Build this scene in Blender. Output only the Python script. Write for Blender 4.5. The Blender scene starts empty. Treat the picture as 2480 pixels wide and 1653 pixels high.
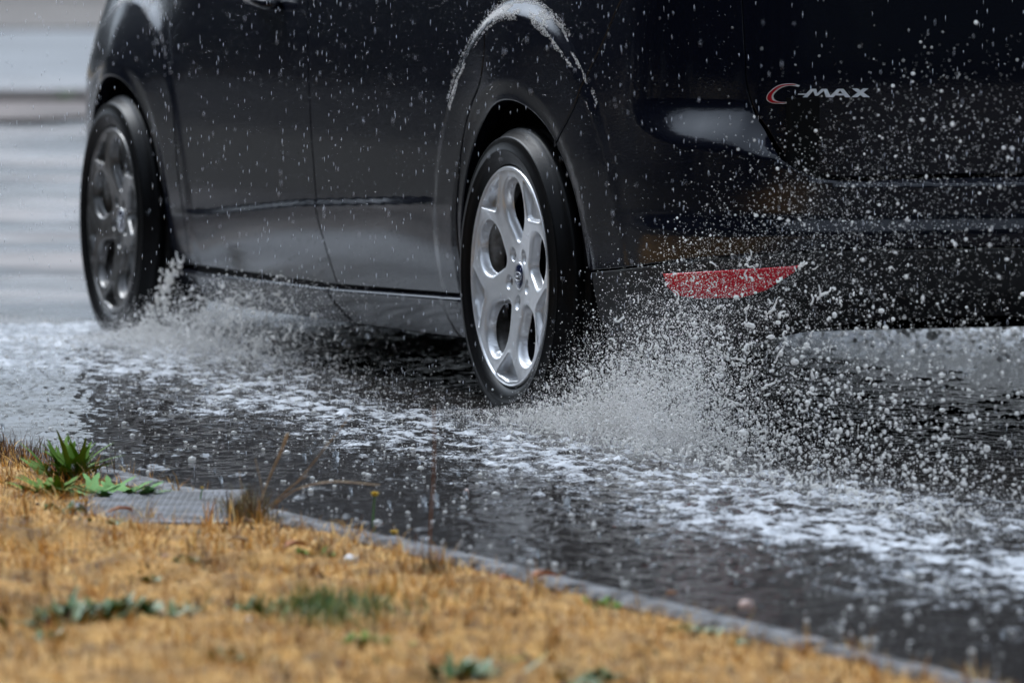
import bpy, math, random
import numpy as np
from mathutils import Vector, Matrix
from mathutils.geometry import delaunay_2d_cdt
rng = np.random.default_rng(7); random.seed(7)
scene = bpy.context.scene
COL = scene.collection
PI = math.pi
# ------------------------------------------------------------------ camera
CAMZ = 1.047; FPX = 15900.0
PITCH = math.atan((826.5+174.0)/FPX)
cam_data = bpy.data.cameras.new('camera'); cam = bpy.data.objects.new('camera', cam_data); COL.objects.link(cam)
cam.location = (0, 0, CAMZ); cam.rotation_euler = (PI/2-PITCH, 0, 0)
cam_data.sensor_width = 36.0; cam_data.lens = 36.0*FPX/2480.0
cam_data.clip_start = .5; cam_data.clip_end = 2500
cam_data.dof.use_dof = True; cam_data.dof.focus_distance = 13.5; cam_data.dof.aperture_fstop = 5.6
scene.camera = cam
# ------------------------------------------------------------------ sky, sun, exposure
SUN_EL, SUN_AZ = math.radians(48), math.radians(-35)
world = bpy.data.worlds.new('World'); scene.world = world; world.use_nodes = True
wn = world.node_tree; wn.nodes.clear()
wo = wn.nodes.new('ShaderNodeOutputWorld'); bg = wn.nodes.new('ShaderNodeBackground'); sky = wn.nodes.new('ShaderNodeTexSky')
hs = wn.nodes.new('ShaderNodeHueSaturation'); hs.inputs['Saturation'].default_value = .12
sky.sky_type = 'NISHITA'; sky.sun_disc = False; sky.sun_elevation = SUN_EL; sky.sun_rotation = SUN_AZ
sky.air_density = 1.2; sky.dust_density = 3.0; sky.ozone_density = 1.5
bg.inputs['Strength'].default_value = .075
# overcast: cool grey cloud, three times brighter overhead than at the horizon (the usual overcast law)
wt = wn.nodes.new('ShaderNodeTexCoord'); wsx = wn.nodes.new('ShaderNodeSeparateXYZ'); wr = wn.nodes.new('ShaderNodeMapRange')
wr.inputs['From Min'].default_value = 0; wr.inputs['From Max'].default_value = 1; wr.inputs['To Min'].default_value = .55; wr.inputs['To Max'].default_value = 2.4
wm = wn.nodes.new('ShaderNodeVectorMath'); wm.operation = 'SCALE'; wt2 = wn.nodes.new('ShaderNodeVectorMath'); wt2.operation = 'MULTIPLY'; wt2.inputs[1].default_value = (.84, .97, 1.14)
wn.links.new(wt.outputs['Generated'], wsx.inputs[0]); wn.links.new(wsx.outputs['Z'], wr.inputs['Value']); wn.links.new(sky.outputs[0], hs.inputs['Color'])
wn.links.new(hs.outputs[0], wt2.inputs[0]); wn.links.new(wt2.outputs[0], wm.inputs[0]); wn.links.new(wr.outputs[0], wm.inputs['Scale']); wn.links.new(wm.outputs[0], bg.inputs[0]); wn.links.new(bg.outputs[0], wo.inputs[0])
sun_data = bpy.data.lights.new('sun', 'SUN'); sun_data.energy = .7; sun_data.angle = math.radians(25); sun_data.color = (1, .97, .93)
sun = bpy.data.objects.new('sun', sun_data); COL.objects.link(sun)
sd = Vector((math.sin(SUN_AZ)*math.cos(SUN_EL), math.cos(SUN_AZ)*math.cos(SUN_EL), math.sin(SUN_EL)))
sun.rotation_euler = sd.to_track_quat('Z', 'Y').to_euler()
scene.view_settings.view_transform = 'Standard'; scene.view_settings.look = 'None'
scene.view_settings.exposure = 1.14; scene.view_settings.gamma = 1.0; scene.view_settings.use_curve_mapping = False
scene.cycles.use_denoising = True
scene.cycles.max_bounces = 8; scene.cycles.transmission_bounces = 6; scene.cycles.glossy_bounces = 4; scene.cycles.diffuse_bounces = 3
scene.cycles.caustics_reflective = False; scene.cycles.caustics_refractive = False

# ------------------------------------------------------------------ helpers
def link(o, parent=None):
    COL.objects.link(o)
    if parent is not None: o.parent = parent
    return o
def tag(o, label=None, cat=None, group=None, kind=None):
    if label: o['label'] = label
    if cat: o['category'] = cat
    if group: o['group'] = group
    if kind: o['kind'] = kind
    return o
def empty(name, loc=(0, 0, 0), rz=0, parent=None):
    o = bpy.data.objects.new(name, None); o.location = loc; o.rotation_euler = (0, 0, rz); o.empty_display_size = .1
    return link(o, parent)
def mesh_np(name, V, F, mat=None, smooth=True):
    V = np.asarray(V, np.float32)
    me = bpy.data.meshes.new(name)
    if isinstance(F, np.ndarray) and F.ndim == 2:
        k = F.shape[1]; n = len(F); F = F.astype(np.int32)
        me.vertices.add(len(V)); me.vertices.foreach_set('co', V.ravel())
        me.loops.add(n*k); me.loops.foreach_set('vertex_index', F.ravel())
        me.polygons.add(n); me.polygons.foreach_set('loop_start', np.arange(0, n*k, k, dtype=np.int32))
        me.update(calc_edges=True)
    else:
        me.from_pydata(V.tolist(), [], [tuple(int(i) for i in f) for f in F]); me.update()
    me.polygons.foreach_set('use_smooth', np.full(len(me.polygons), smooth, bool))
    for m in (mat if isinstance(mat, (list, tuple)) else [mat] if mat else []): me.materials.append(m)
    return me
def obj(name, V, F, mat=None, parent=None, smooth=True):
    return link(bpy.data.objects.new(name, mesh_np(name, V, F, mat, smooth)), parent)
class MB:
    """collects faces of one mesh"""
    def __init__(s): s.v = []; s.f = []
    def add(s, V, F):
        b = len(s.v); s.v += [tuple(map(float, p)) for p in V]; s.f += [tuple(i+b for i in f) for f in F]
    def box(s, c, h, rz=0, ch=0):
        cx, cy, cz = c; hx, hy, hz = h; ca, sa = math.cos(rz), math.sin(rz)
        if ch <= 0:
            P_ = [(x, y, z) for z in (-hz, hz) for x, y in ((-hx, -hy), (hx, -hy), (hx, hy), (-hx, hy))]
            F = [(3, 2, 1, 0), (4, 5, 6, 7), (0, 1, 5, 4), (1, 2, 6, 5), (2, 3, 7, 6), (3, 0, 4, 7)]
        else:
            P_ = [(x, y, -hz) for x, y in ((-hx, -hy), (hx, -hy), (hx, hy), (-hx, hy))]
            P_ += [(x, y, hz-ch) for x, y in ((-hx, -hy), (hx, -hy), (hx, hy), (-hx, hy))]
            P_ += [(x, y, hz) for x, y in ((-hx+ch, -hy+ch), (hx-ch, -hy+ch), (hx-ch, hy-ch), (-hx+ch, hy-ch))]
            F = [(3, 2, 1, 0), (8, 9, 10, 11)]
            for k in (0, 4): F += [(k+i, k+(i+1) % 4, k+4+(i+1) % 4, k+4+i) for i in range(4)]
        s.add([(cx+x*ca-y*sa, cy+x*sa+y*ca, cz+z) for x, y, z in P_], F)
    def tube(s, pts, rad, n=6):
        pts = [Vector(p) for p in pts]; rad = rad if hasattr(rad, '__len__') else [rad]*len(pts)
        V = []; F = []; up = Vector((.3, .2, .93)).normalized()
        for i, p in enumerate(pts):
            d = (pts[min(i+1, len(pts)-1)]-pts[max(i-1, 0)]).normalized()
            a = d.cross(up)
            if a.length < 1e-3: a = d.cross(Vector((1, 0, 0)))
            a.normalize(); b = d.cross(a)
            for k in range(n):
                t = 2*PI*k/n; V.append(p+(a*math.cos(t)+b*math.sin(t))*rad[i])
        for i in range(len(pts)-1):
            for k in range(n): F.append((i*n+k, i*n+(k+1) % n, (i+1)*n+(k+1) % n, (i+1)*n+k))
        F.append(tuple(range(n))[::-1]); F.append(tuple((len(pts)-1)*n+k for k in range(n)))
        s.add(V, F)
    def build(s, name, mat, parent=None, smooth=True): return obj(name, s.v, s.f, mat, parent, smooth)
def lathe(prof, n=96, a0=0, a1=2*PI, closed=False):
    """profile (r, y): revolve round the y axis"""
    full = abs(a1-a0-2*PI) < 1e-6; m = n if full else n+1
    A = a0+(a1-a0)*np.arange(m)/n; P_ = np.array(prof, float)
    V = np.stack([P_[None, :, 0]*np.cos(A)[:, None], np.repeat(P_[None, :, 1], m, 0), P_[None, :, 0]*np.sin(A)[:, None]], -1).reshape(-1, 3)
    k = len(P_); F = []
    for i in range(n):
        j = (i+1) % m
        for q in range(k-1): F.append((i*k+q, i*k+q+1, j*k+q+1, j*k+q))
        if closed: F.append((i*k+k-1, i*k, j*k, j*k+k-1))
    return V, np.array(F)
def vnoise(x, y, seed=0):
    """2-d value noise 0..1"""
    xi = np.floor(x).astype(np.int64); yi = np.floor(y).astype(np.int64); fx = x-xi; fy = y-yi
    fx = fx*fx*fx*(fx*(fx*6-15)+10); fy = fy*fy*fy*(fy*(fy*6-15)+10)
    def h(a, b):
        n = (a*374761393+b*668265263+seed*974634777) & 0xffffffff
        n = ((n ^ (n >> 13))*1274126177) & 0xffffffff; n = n ^ (n >> 16); return (n & 0xffff)/65535.0
    return (h(xi, yi)*(1-fx)+h(xi+1, yi)*fx)*(1-fy)+(h(xi, yi+1)*(1-fx)+h(xi+1, yi+1)*fx)*fy
def fbm(x, y, seed=0, o=4, g=.5):
    t = 0; a = 1; s = 0
    for k in range(o): t = t+a*vnoise(x*2**k+17.3*k, y*2**k-9.1*k, seed+k); s += a; a *= g
    return t/s
# ------------------------------------------------------------------ materials
MATS = {}
def nodes(m): return m.node_tree.nodes, m.node_tree.links
def mat(name, color=(.5, .5, .5), rough=.5, metal=0, spec=.5, coat=0, coat_rough=.05, trans=0, ior=1.45, emit=None):
    m = bpy.data.materials.new(name); m.use_nodes = True; b = m.node_tree.nodes['Principled BSDF']
    b.inputs['Base Color'].default_value = (*color, 1); b.inputs['Roughness'].default_value = rough; b.inputs['Metallic'].default_value = metal
    b.inputs['Specular IOR Level'].default_value = spec; b.inputs['Coat Weight'].default_value = coat; b.inputs['Coat Roughness'].default_value = coat_rough
    b.inputs['Transmission Weight'].default_value = trans; b.inputs['IOR'].default_value = ior
    MATS[name] = m; return m
def bs(m): return m.node_tree.nodes['Principled BSDF']
def noise_color(m, c1, c2, scale=10, detail=5, lo=.35, hi=.65, coord='Object', rough=None, stretch=(1, 1, 1)):
    N, L = nodes(m); tc = N.new('ShaderNodeTexCoord'); mp = N.new('ShaderNodeMapping'); mp.inputs['Scale'].default_value = stretch
    n = N.new('ShaderNodeTexNoise'); n.inputs['Scale'].default_value = scale; n.inputs['Detail'].default_value = detail
    r = N.new('ShaderNodeValToRGB'); r.color_ramp.elements[0].position = lo; r.color_ramp.elements[1].position = hi
    r.color_ramp.elements[0].color = (*c1, 1); r.color_ramp.elements[1].color = (*c2, 1)
    L.new(tc.outputs[coord], mp.inputs[0]); L.new(mp.outputs[0], n.inputs['Vector']); L.new(n.outputs[0], r.inputs[0]); L.new(r.outputs[0], bs(m).inputs['Base Color'])
    return n, r
def bump(m, scale=50, strength=.3, dist=.01, detail=4, stretch=(1, 1, 1), inp='Normal', chain=None):
    N, L = nodes(m); tc = N.new('ShaderNodeTexCoord'); mp = N.new('ShaderNodeMapping'); mp.inputs['Scale'].default_value = stretch
    n = N.new('ShaderNodeTexNoise'); n.inputs['Scale'].default_value = scale; n.inputs['Detail'].default_value = detail
    b = N.new('ShaderNodeBump'); b.inputs['Strength'].default_value = strength; b.inputs['Distance'].default_value = dist
    L.new(tc.outputs['Object'], mp.inputs[0]); L.new(mp.outputs[0], n.inputs['Vector']); L.new(n.outputs[0], b.inputs['Height'])
    if chain: L.new(chain.outputs[0], b.inputs['Normal'])
    L.new(b.outputs[0], bs(m).inputs[inp]); return b
def island_color(m, stops):
    N, L = nodes(m); g = N.new('ShaderNodeNewGeometry'); r = N.new('ShaderNodeValToRGB'); e = r.color_ramp.elements
    while len(e) < len(stops): e.new(.5)
    for k, (p, c) in enumerate(stops): e[k].position = p; e[k].color = (*c, 1)
    L.new(g.outputs['Random Per Island'], r.inputs[0]); L.new(r.outputs[0], bs(m).inputs['Base Color'])

paint = mat('paint', (.0035, .0045, .010), .5, 0, .02, .85, .03)
_b1 = bump(paint, 260, .06, .003, 4, inp='Coat Normal'); _b2 = bump(paint, 60, .035, .004, 3, inp='Coat Normal', chain=_b1)
black_plastic = mat('black_plastic', (.012, .012, .013), .45, 0, .4); bump(black_plastic, 900, .2, .001)
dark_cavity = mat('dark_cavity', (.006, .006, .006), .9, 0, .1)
rubber = mat('rubber', (.0055, .0055, .006), .36, 0, .14); bump(rubber, 700, .25, .001)
silver = mat('silver', (.72, .73, .75), .30, .45, .5, .2, .15)
noise_color(silver, (.76, .77, .79), (.82, .83, .85), 40, 6)
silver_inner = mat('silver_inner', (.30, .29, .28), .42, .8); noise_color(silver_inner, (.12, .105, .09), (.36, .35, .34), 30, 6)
silver_shaded = mat('silver_shaded', (.3, .29, .28), .32, .7, .5, .2, .12); noise_color(silver_shaded, (.10, .095, .09), (.24, .235, .23), 25, 6)  # darker silver: front rim's shade and dark reflections put into its colour
steel = mat('steel', (.16, .14, .13), .4, .9); noise_color(steel, (.10, .085, .075), (.24, .23, .22), 60, 5)
bolt_mat = mat('bolt_mat', (.22, .2, .18), .35, .9)
badge_blue = mat('badge_blue', (.012, .02, .075), .2, .2, .5, 1)
chrome = mat('chrome', (.74, .77, .80), .45, .35, .6)
badge_red = mat('badge_red', (.42, .008, .02), .2, 0, .5, 1)
refl_red = mat('refl_red', (.68, .003, .018), .12, 0, .6, 1, .03)
_N, _L = nodes(refl_red); _t = _N.new('ShaderNodeTexCoord'); _w = _N.new('ShaderNodeTexVoronoi'); _w.inputs['Scale'].default_value = 170; _bm = _N.new('ShaderNodeBump'); _bm.inputs['Strength'].default_value = .8; _bm.inputs['Distance'].default_value = .004; _L.new(_t.outputs['Object'], _w.inputs['Vector']); _L.new(_w.outputs[0], _bm.inputs['Height']); _L.new(_bm.outputs[0], bs(refl_red).inputs['Normal'])
lamp_red = mat('lamp_red', (.35, .01, .015), .1, 0, .6, 1, .02)
glass = mat('glass', (.01, .012, .014), .03, 0, .6)
# ------------------------------------------------------------------ car body surface (s = distance along the plan outline, z = height)
CARA=math.radians(20.5)
FW=np.array([-math.sin(CARA),math.cos(CARA)]); LF=np.array([-math.cos(CARA),-math.sin(CARA)])
WY=.885; WZ=.293; WB=2.935
CAR0=np.array([0,14.2])-WY*LF
# ---------- plan outline ----------
CTRL=[(-1.03,-.35),(-1.035,0),(-1.02,.31),(-.985,.54),(-.93,.67),(-.83,.76),(-.68,.823),(-.45,.855),(0,.865),(.7,.869),(1.5,.869),(2.2,.869),(2.75,.869),(3.07,.863),(3.27,.845),(3.47,.79),(3.67,.66),(3.83,.42),(3.89,.2),(3.91,0)]
def catmull(P,n=24):
    P=np.array(P,float); Q=np.vstack([2*P[0]-P[1],P,2*P[-1]-P[-2]]); out=[]
    for i in range(1,len(Q)-2):
        a,b,c,d=Q[i-1],Q[i],Q[i+1],Q[i+2]
        # centripetal-like through chord-length hermite
        l0=np.linalg.norm(b-a); l1=np.linalg.norm(c-b); l2=np.linalg.norm(d-c)
        m1=((b-a)/l0*l1+(c-b)/l1*l0)/(l0+l1)*l1; m2=((c-b)/l1*l2+(d-c)/l2*l1)/(l1+l2)*l1
        for k in range(n):
            t=k/n; out.append((2*t**3-3*t*t+1)*b+(t**3-2*t*t+t)*m1+(-2*t**3+3*t*t)*c+(t**3-t*t)*m2)
    out.append(P[-1]); return np.array(out)
OL=catmull(CTRL)[::-1]      # front -> rear
_d=np.r_[0,np.cumsum(np.linalg.norm(np.diff(OL,axis=0),axis=1))]
_i0=np.argmin(np.abs(OL[:,0])+ (OL[:,1]<.5)*9)
OS=_d-np.interp(0,-OL[:,0][:400],_d[:400]) if False else _d-_d[_i0]
_t=np.gradient(OL,OS,axis=0); _t/=np.linalg.norm(_t,axis=1)[:,None]
for _ in range(30): _t[1:-1]=(_t[:-2]+2*_t[1:-1]+_t[2:])/4
_t/=np.linalg.norm(_t,axis=1)[:,None]
ON=np.c_[-_t[:,1],_t[:,0]]*-1   # outward
if ON[_i0,1]<0: ON=-ON
def ss(a,b,x):
    t=np.clip((x-a)/(b-a),0,1); return t*t*(3-2*t)
def lin(x,pts):
    return np.interp(x,[p[0] for p in pts],[p[1] for p in pts])
def smooth_tab(pts,n=900,k=.012):
    xs=np.linspace(pts[0][0],pts[-1][0],n); y=lin(xs,pts); w=max(1,int(k/(xs[1]-xs[0])))
    ker=np.hanning(2*w+3); ker/=ker.sum(); yp=np.pad(y,w+1,mode='reflect',reflect_type='odd'); return xs,np.convolve(yp,ker,'valid')
SIDE=smooth_tab([(.10,-.10),(.14,-.07),(.20,-.036),(.26,-.020),(.34,-.009),(.42,-.002),(.55,.003),(.68,.002),(.80,-.004),(.90,-.013),(1.0,-.030),(1.2,-.075)],k=.05)
REAR=smooth_tab([(.10,-.16),(.17,-.09),(.235,-.035),(.30,-.008),(.38,.0),(.425,.003),(.455,-.006),(.52,-.004),(1.2,-.004)],k=.016)
UPR=smooth_tab([(.10,0),(.75,-.0),(1.2,-.05)],k=.08)
def arch_r(s,z,c):
    x=-s-c
    return np.sqrt(x*x+(z-WZ)**2)
TGM=[False]   # True while the tailgate (no bumper shelf) is being shaped
def off(s,z):
    s=np.asarray(s,float); z=np.asarray(z,float)
    w=ss(.45,.85,s)                                   # side -> rear
    side=np.interp(z,*SIDE)
    # door crease ledge
    zc=np.interp(s,[-2.55,-2.2,-1.5,-.55],[.325,.338,.388,.432])
    a=.0071*ss(-2.6,-2.1,s)*ss(-.42,-.9,s)
    side=side+a*np.clip((zc+.0145-z)/.0145,0,1)*ss(zc-.16,zc-.0,z)
    side=side-.075*ss(-2.3,-2.9,s)*ss(.62,1.05,z)
    # wheel blisters
    for c,B in ((.02,.026),(WB+.01,.026)):
        x=-s-c; rb=np.sqrt((x*np.where(x>0,1.10,1.0))**2+(z-WZ)**2); tp_=np.clip((z-WZ)/np.maximum(rb,.05),0,1)
        side=side+B*(.10+.90*tp_**6)*ss(.606,.564,rb)
        r=arch_r(s,z,c); side=side-.003*ss(.432,.392,r)
    # rear
    lo=np.interp(s,[.60,.68,.78,.91,1.0,1.08,1.2],[.640,.612,.594,.584,.574,.530,.520])
    hi=np.interp(s,[.60,.90,.925,.96,.99,1.03,1.065,1.13],[.695,.695,.672,.640,.608,.584,.565,.551])
    dep=.055*ss(.57,.76,s)
    led=1.0 if TGM[0] else ss(lo,np.maximum(hi,lo+.012),z)
    rear=(np.interp(z,*REAR) if not TGM[0] else -.003)-dep*led+np.interp(z,*UPR)*w
    return side*(1-w)+rear*w
def Phalf(s,z):
    s=np.asarray(s,float); z=np.asarray(z,float); o=off(s,z)
    ox=np.interp(s,OS,OL[:,0]); oy=np.interp(s,OS,OL[:,1]); nx=np.interp(s,OS,ON[:,0]); ny=np.interp(s,OS,ON[:,1])
    return np.stack([ox+nx*o,oy+ny*o,z+0*s],-1)
SC=float(np.interp(0,-OL[-60:,1],OS[-60:])); SF=float(OS[0])
def P(s,z):
    s=np.asarray(s,float); m=s>SC; p=Phalf(np.where(m,2*SC-s,s),z); p[...,1]=np.where(m,-p[...,1],p[...,1]); return p
def PN(s,z,e=1e-3):
    a=P(s+e,z)-P(s-e,z); b=P(s,z+e)-P(s,z-e); n=np.cross(b,a); n/=np.linalg.norm(n,axis=-1)[...,None]
    m=s>SC; s2=np.where(m,2*SC-s,s); q=np.stack([np.interp(s2,OS,ON[:,0]),np.interp(s2,OS,ON[:,1])*np.where(m,-1,1),0*z],-1)
    sg=np.sign((n*q).sum(-1))[...,None]; return n*sg
# ------------------------------------------------------------------ panels
def inside(poly, X):
    x, y = X[:, 0], X[:, 1]; c = np.zeros(len(X), bool); n = len(poly)
    for i in range(n):
        a, b = poly[i], poly[(i+1) % n]
        if a[1] == b[1]: continue
        k = ((a[1] > y) != (b[1] > y)) & (x < (b[0]-a[0])*(y-a[1])/(b[1]-a[1])+a[0]); c ^= k
    return c
def dist(poly, X):
    d = np.full(len(X), 9.); n = len(poly)
    for i in range(n):
        a, b = poly[i], poly[(i+1) % n]; ab = b-a; t = np.clip(((X-a)@ab)/max(ab@ab, 1e-12), 0, 1)
        d = np.minimum(d, np.hypot(*(X-a-t[:, None]*ab).T))
    return d
def arc(c, R, a0, a1, n=40):
    a = np.radians(np.linspace(a0, a1, n)); return [(c+R*math.cos(t), WZ+R*math.sin(t)) for t in a]
def densify(poly, step):
    out = []; n = len(poly)
    for i in range(n):
        a = np.array(poly[i], float); b = np.array(poly[(i+1) % n], float); m = max(1, int(math.ceil(np.hypot(*(b-a))/step)))
        out += [a+(b-a)*k/m for k in range(m)]
    return np.array(out)
def smoothline(pts, n=8): return [tuple(p) for p in catmull(pts, n)]
def panel(name, poly, mat_, parent, extra=0., roll=.0025, depth=.022, res=(.024, .0095), gap=.0021, mirror=False, step=.016):
    pl = densify(poly, step)
    if ((pl[:, 0]*np.roll(pl[:, 1], -1)-np.roll(pl[:, 0], -1)*pl[:, 1]).sum()) < 0: pl = pl[::-1]
    t = np.roll(pl, -1, 0)-np.roll(pl, 1, 0); t /= np.linalg.norm(t, axis=1)[:, None]+1e-9
    pl = pl+np.c_[-t[:, 1], t[:, 0]]*(gap+roll)
    lo, hi = pl.min(0), pl.max(0)
    gx, gz = np.meshgrid(np.arange(lo[0]+.003, hi[0], res[0]), np.arange(lo[1]+.003, hi[1], res[1])); G = np.c_[gx.ravel(), gz.ravel()]
    G = G[inside(pl, G)]; G = G[dist(pl, G) > .0055]
    A = np.vstack([pl, G]); n0 = len(pl)
    vo, eo, fo, vi, ei, fi = delaunay_2d_cdt([Vector(p) for p in A], [], [list(range(n0))], 1, 1e-6)
    vo = np.array([tuple(v) for v in vo]); idx = {}
    for k, l in enumerate(vi):
        for q in l: idx[q] = k
    B = [idx[q] for q in range(n0) if q in idx]
    F = np.array([list(f) for f in fo if len(f) == 3])
    pos = P(vo[:, 0], vo[:, 1]); nrm = PN(vo[:, 0], vo[:, 1]); pos = pos+nrm*extra
    # outward facing winding
    a = pos[F]; fn = np.cross(a[:, 1]-a[:, 0], a[:, 2]-a[:, 0]); fl = (fn*nrm[F[:, 0]]).sum(1) < 0; F[fl] = F[fl][:, ::-1]
    Bp = pos[B]; Bn = nrm[B]; tt = np.roll(Bp, -1, 0)-np.roll(Bp, 1, 0); tt /= np.linalg.norm(tt, axis=1)[:, None]+1e-9
    e = np.cross(tt, Bn); e /= np.linalg.norm(e, axis=1)[:, None]+1e-9
    cen = pos.mean(0)
    mid = P(vo[B, 0]+0, vo[B, 1]); # orientation: polygon is counter-clockwise in (s,z)
    q2 = np.roll(pl, -1, 0)[:len(B)]-np.roll(pl, 1, 0)[:len(B)]
    outw = np.c_[q2[:, 1], -q2[:, 0]]; outw /= np.linalg.norm(outw, axis=1)[:, None]+1e-9
    pr = P(vo[B, 0]+outw[:, 0]*.002, vo[B, 1]+outw[:, 1]*.002)+Bn*extra-Bp
    sg = np.where((pr*e).sum(1) < 0, -1, 1)[:, None]; e = e*sg
    V = [pos]; NN = [nrm]; off0 = len(pos); rings = [np.array(B)]
    for ph in (30, 60, 90):
        c, s_ = math.cos(math.radians(ph)), math.sin(math.radians(ph))
        V.append(Bp-Bn*roll*(1-c)+e*roll*s_); NN.append(Bn*c+e*s_); rings.append(off0+np.arange(len(B))); off0 += len(B)
    V.append(Bp-Bn*depth+e*roll); NN.append(e); rings.append(off0+np.arange(len(B)))
    V = np.vstack(V); NN = np.vstack(NN); FF = [F]
    nb = len(B); I = np.arange(nb); J = (I+1) % nb
    for a_, b_ in zip(rings[:-1], rings[1:]):
        q = np.stack([a_[I], a_[J], b_[J], b_[I]], -1)
        t1 = q[:, [0, 1, 2]]; t2 = q[:, [0, 2, 3]]; T = np.vstack([t1, t2])
        w = V[T]; fn = np.cross(w[:, 1]-w[:, 0], w[:, 2]-w[:, 0]); ref = NN[T].mean(1); fl = (fn*ref).sum(1) < 0; T[fl] = T[fl][:, ::-1]; FF.append(T)
    FF = np.vstack(FF)
    if mirror: V = V*[1, -1, 1]; NN = NN*[1, -1, 1]; FF = FF[:, ::-1]
    me = mesh_np(name, V, FF, mat_); NN = NN/np.maximum(np.linalg.norm(NN, axis=1)[:, None], 1e-9)
    me.normals_split_custom_set_from_vertices(NN.tolist())
    return link(bpy.data.objects.new(name, me), parent)

car = empty('car', (CAR0[0], CAR0[1], 0), PI/2+CARA)
tag(car, 'dark blue-black people carrier driving left through standing water, throwing up spray', 'car')
RC, RR, FC, FR = -.012, .380, -2.945, .372
L_sill = [(-2.65, .196), (-2.385, .194), (-1.37, .206), (-.33, .234)]
L_fd = [(-2.70, 1.0), (-2.60, .86), (-2.49, .70), (-2.45, .56), (-2.43, .40), (-2.41, .29), (-2.44, .200)]
L_b = [(-1.475, 1.0), (-1.45, .876), (-1.42, .74), (-1.398, .62), (-1.380, .50), (-1.368, .412), (-1.335, .312), (-1.305, .208)]
L_rd = [(-.13, 1.0), (-.162, .892), (-.178, .836), (-.192, .74), (-.212, .708), (-.262, .670), (-.312, .622), (-.348, .564), (-.382, .484), (-.406, .404), (-.412, .32), (-.408, .233)]
L_bs = [(.56, .93), (.505, .875), (.448, .80), (.385, .735), (.350, .684), (.285, .628), (.214, .580)]
L_tg = [(.868, 1.0), (.876, .90), (.892, .792), (.903, .716), (.922, .672), (.958, .632), (.992, .592), (1.024, .564), (1.062, .545), (1.12, .537), (1.28, .538), (1.53, .540)]
def aang(c, R, p): return math.degrees(math.atan2(p[1]-WZ, p[0]-c))
S_b = smoothline(L_b); S_rd = smoothline(L_rd); S_bs = smoothline(L_bs, 4); S_tg = smoothline(L_tg); S_fd = smoothline(L_fd)
mir = lambda pts: [(2*SC-s, z) for s, z in pts][::-1]
tg_half = [p for p in S_tg if p[0] < SC-.01]
for mr in (False, True):
    panel('front_door', S_fd+[(-1.37, .2055)]+S_b[::-1], paint, car, mirror=mr, res=(.013, .0043))
    panel('rear_door', S_b+[(-.41, .2315)]+S_rd[::-1][1:], paint, car, mirror=mr, res=(.013, .0043))
    # rear quarter with the arch lip
    a1 = 28
    arc_q = arc(RC, RR, aang(RC, RR, (.214, .580)), aang(RC, RR, (-.378, .215))+360*(aang(RC, RR, (-.378, .215)) < 0), 60)
    panel('rear_quarter_panel', S_rd+arc_q[::-1]+S_bs[::-1], paint, car, mirror=mr, res=(.012, .0055), roll=.004, depth=.035)
    arc_f = arc(FC, FR, -16, 196, 90)
    panel('front_fender', [(-2.44, .200)]+[(-2.55, .19)]+arc_f+[(-3.42, .19), (-3.41, .5), (-3.37, .75), (-3.37, 1.0)]+S_fd[:-1], paint, car, mirror=mr, res=(.013, .006), roll=.004, depth=.035)
    panel('front_bumper', [(-3.42, .19), (-3.41, .5), (-3.37, .75), (-3.37, 1.0), (SF+.002, 1.0), (SF+.002, .2)], paint, car, mirror=mr, res=(.03, .03))
    # sill in two lengths, its upper edge rolled
    panel('sill', [(-2.585, .193), (-2.44, .1915), (-1.37, .2035), (-1.335, .155), (-1.28, .118), (-2.1, .108), (-2.66, .115)], paint, car, extra=.014, roll=.009, mirror=mr)
    panel('sill', [(-1.37, .2035), (-.395, .2305), (-.41, .130), (-.9, .122), (-1.28, .118), (-1.335, .155)], paint, car, extra=.014, roll=.009, mirror=mr)
    panel('reflector', [(.705, .336), (.72, .337), (.87, .349), (1.045, .362), (1.035, .345), (.975, .306), (.92, .290), (.80, .284), (.745, .288), (.715, .306)], refl_red, car, extra=.006, roll=.004, depth=.012, mirror=mr)
    panel('tail_lamp', [(.60, .935), (.862, .935), (.855, 1.15), (.70, 1.25), (.55, 1.2)], lamp_red, car, mirror=mr)
    MBh = MB(); MBh.tube([P(-1.82, .875)+np.array([0, .004, 0]), P(-1.80, .878)+np.array([0, .035, 0]), P(-1.66, .866)+np.array([0, .035, 0]), P(-1.64, .862)+np.array([0, .004, 0])], [.011, .014, .014, .011], 10)
    o = MBh.build('door_handle', paint, car)
    if mr: o.scale = (1, -1, 1)
arcb = arc(RC, RR, aang(RC, RR, (.214, .580)), 4, 30)
seam = [(.379, .322), (.6, .343), (.80, .366), (1.04, .386), (1.3, .392)]
seamS = smoothline(seam, 5); mm = lambda pts: [(2*SC-s, z) for s, z in pts]; tgp = [p for p in tg_half if p[1] < .925]
panel('rear_bumper', S_bs[::-1]+[(.868, .93)]+tgp+mir(tgp)+mm([(.868, .93)])+mm(S_bs)+mm(arcb[1:])+mm(seamS[1:])+seamS[::-1]+arcb[::-1][1:-1], paint, car)
low = [(.379, .322), (.40, .15), (.8, .165), (1.08, .222), (1.19, .242), (1.4, .247)]
panel('bumper_valance', seamS+mir(seamS)+mm(low[1:])+low[1:][::-1], black_plastic, car)
TGM[0] = True
panel('tailgate', tg_half+mir(tg_half), paint, car, extra=.001)
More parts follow.
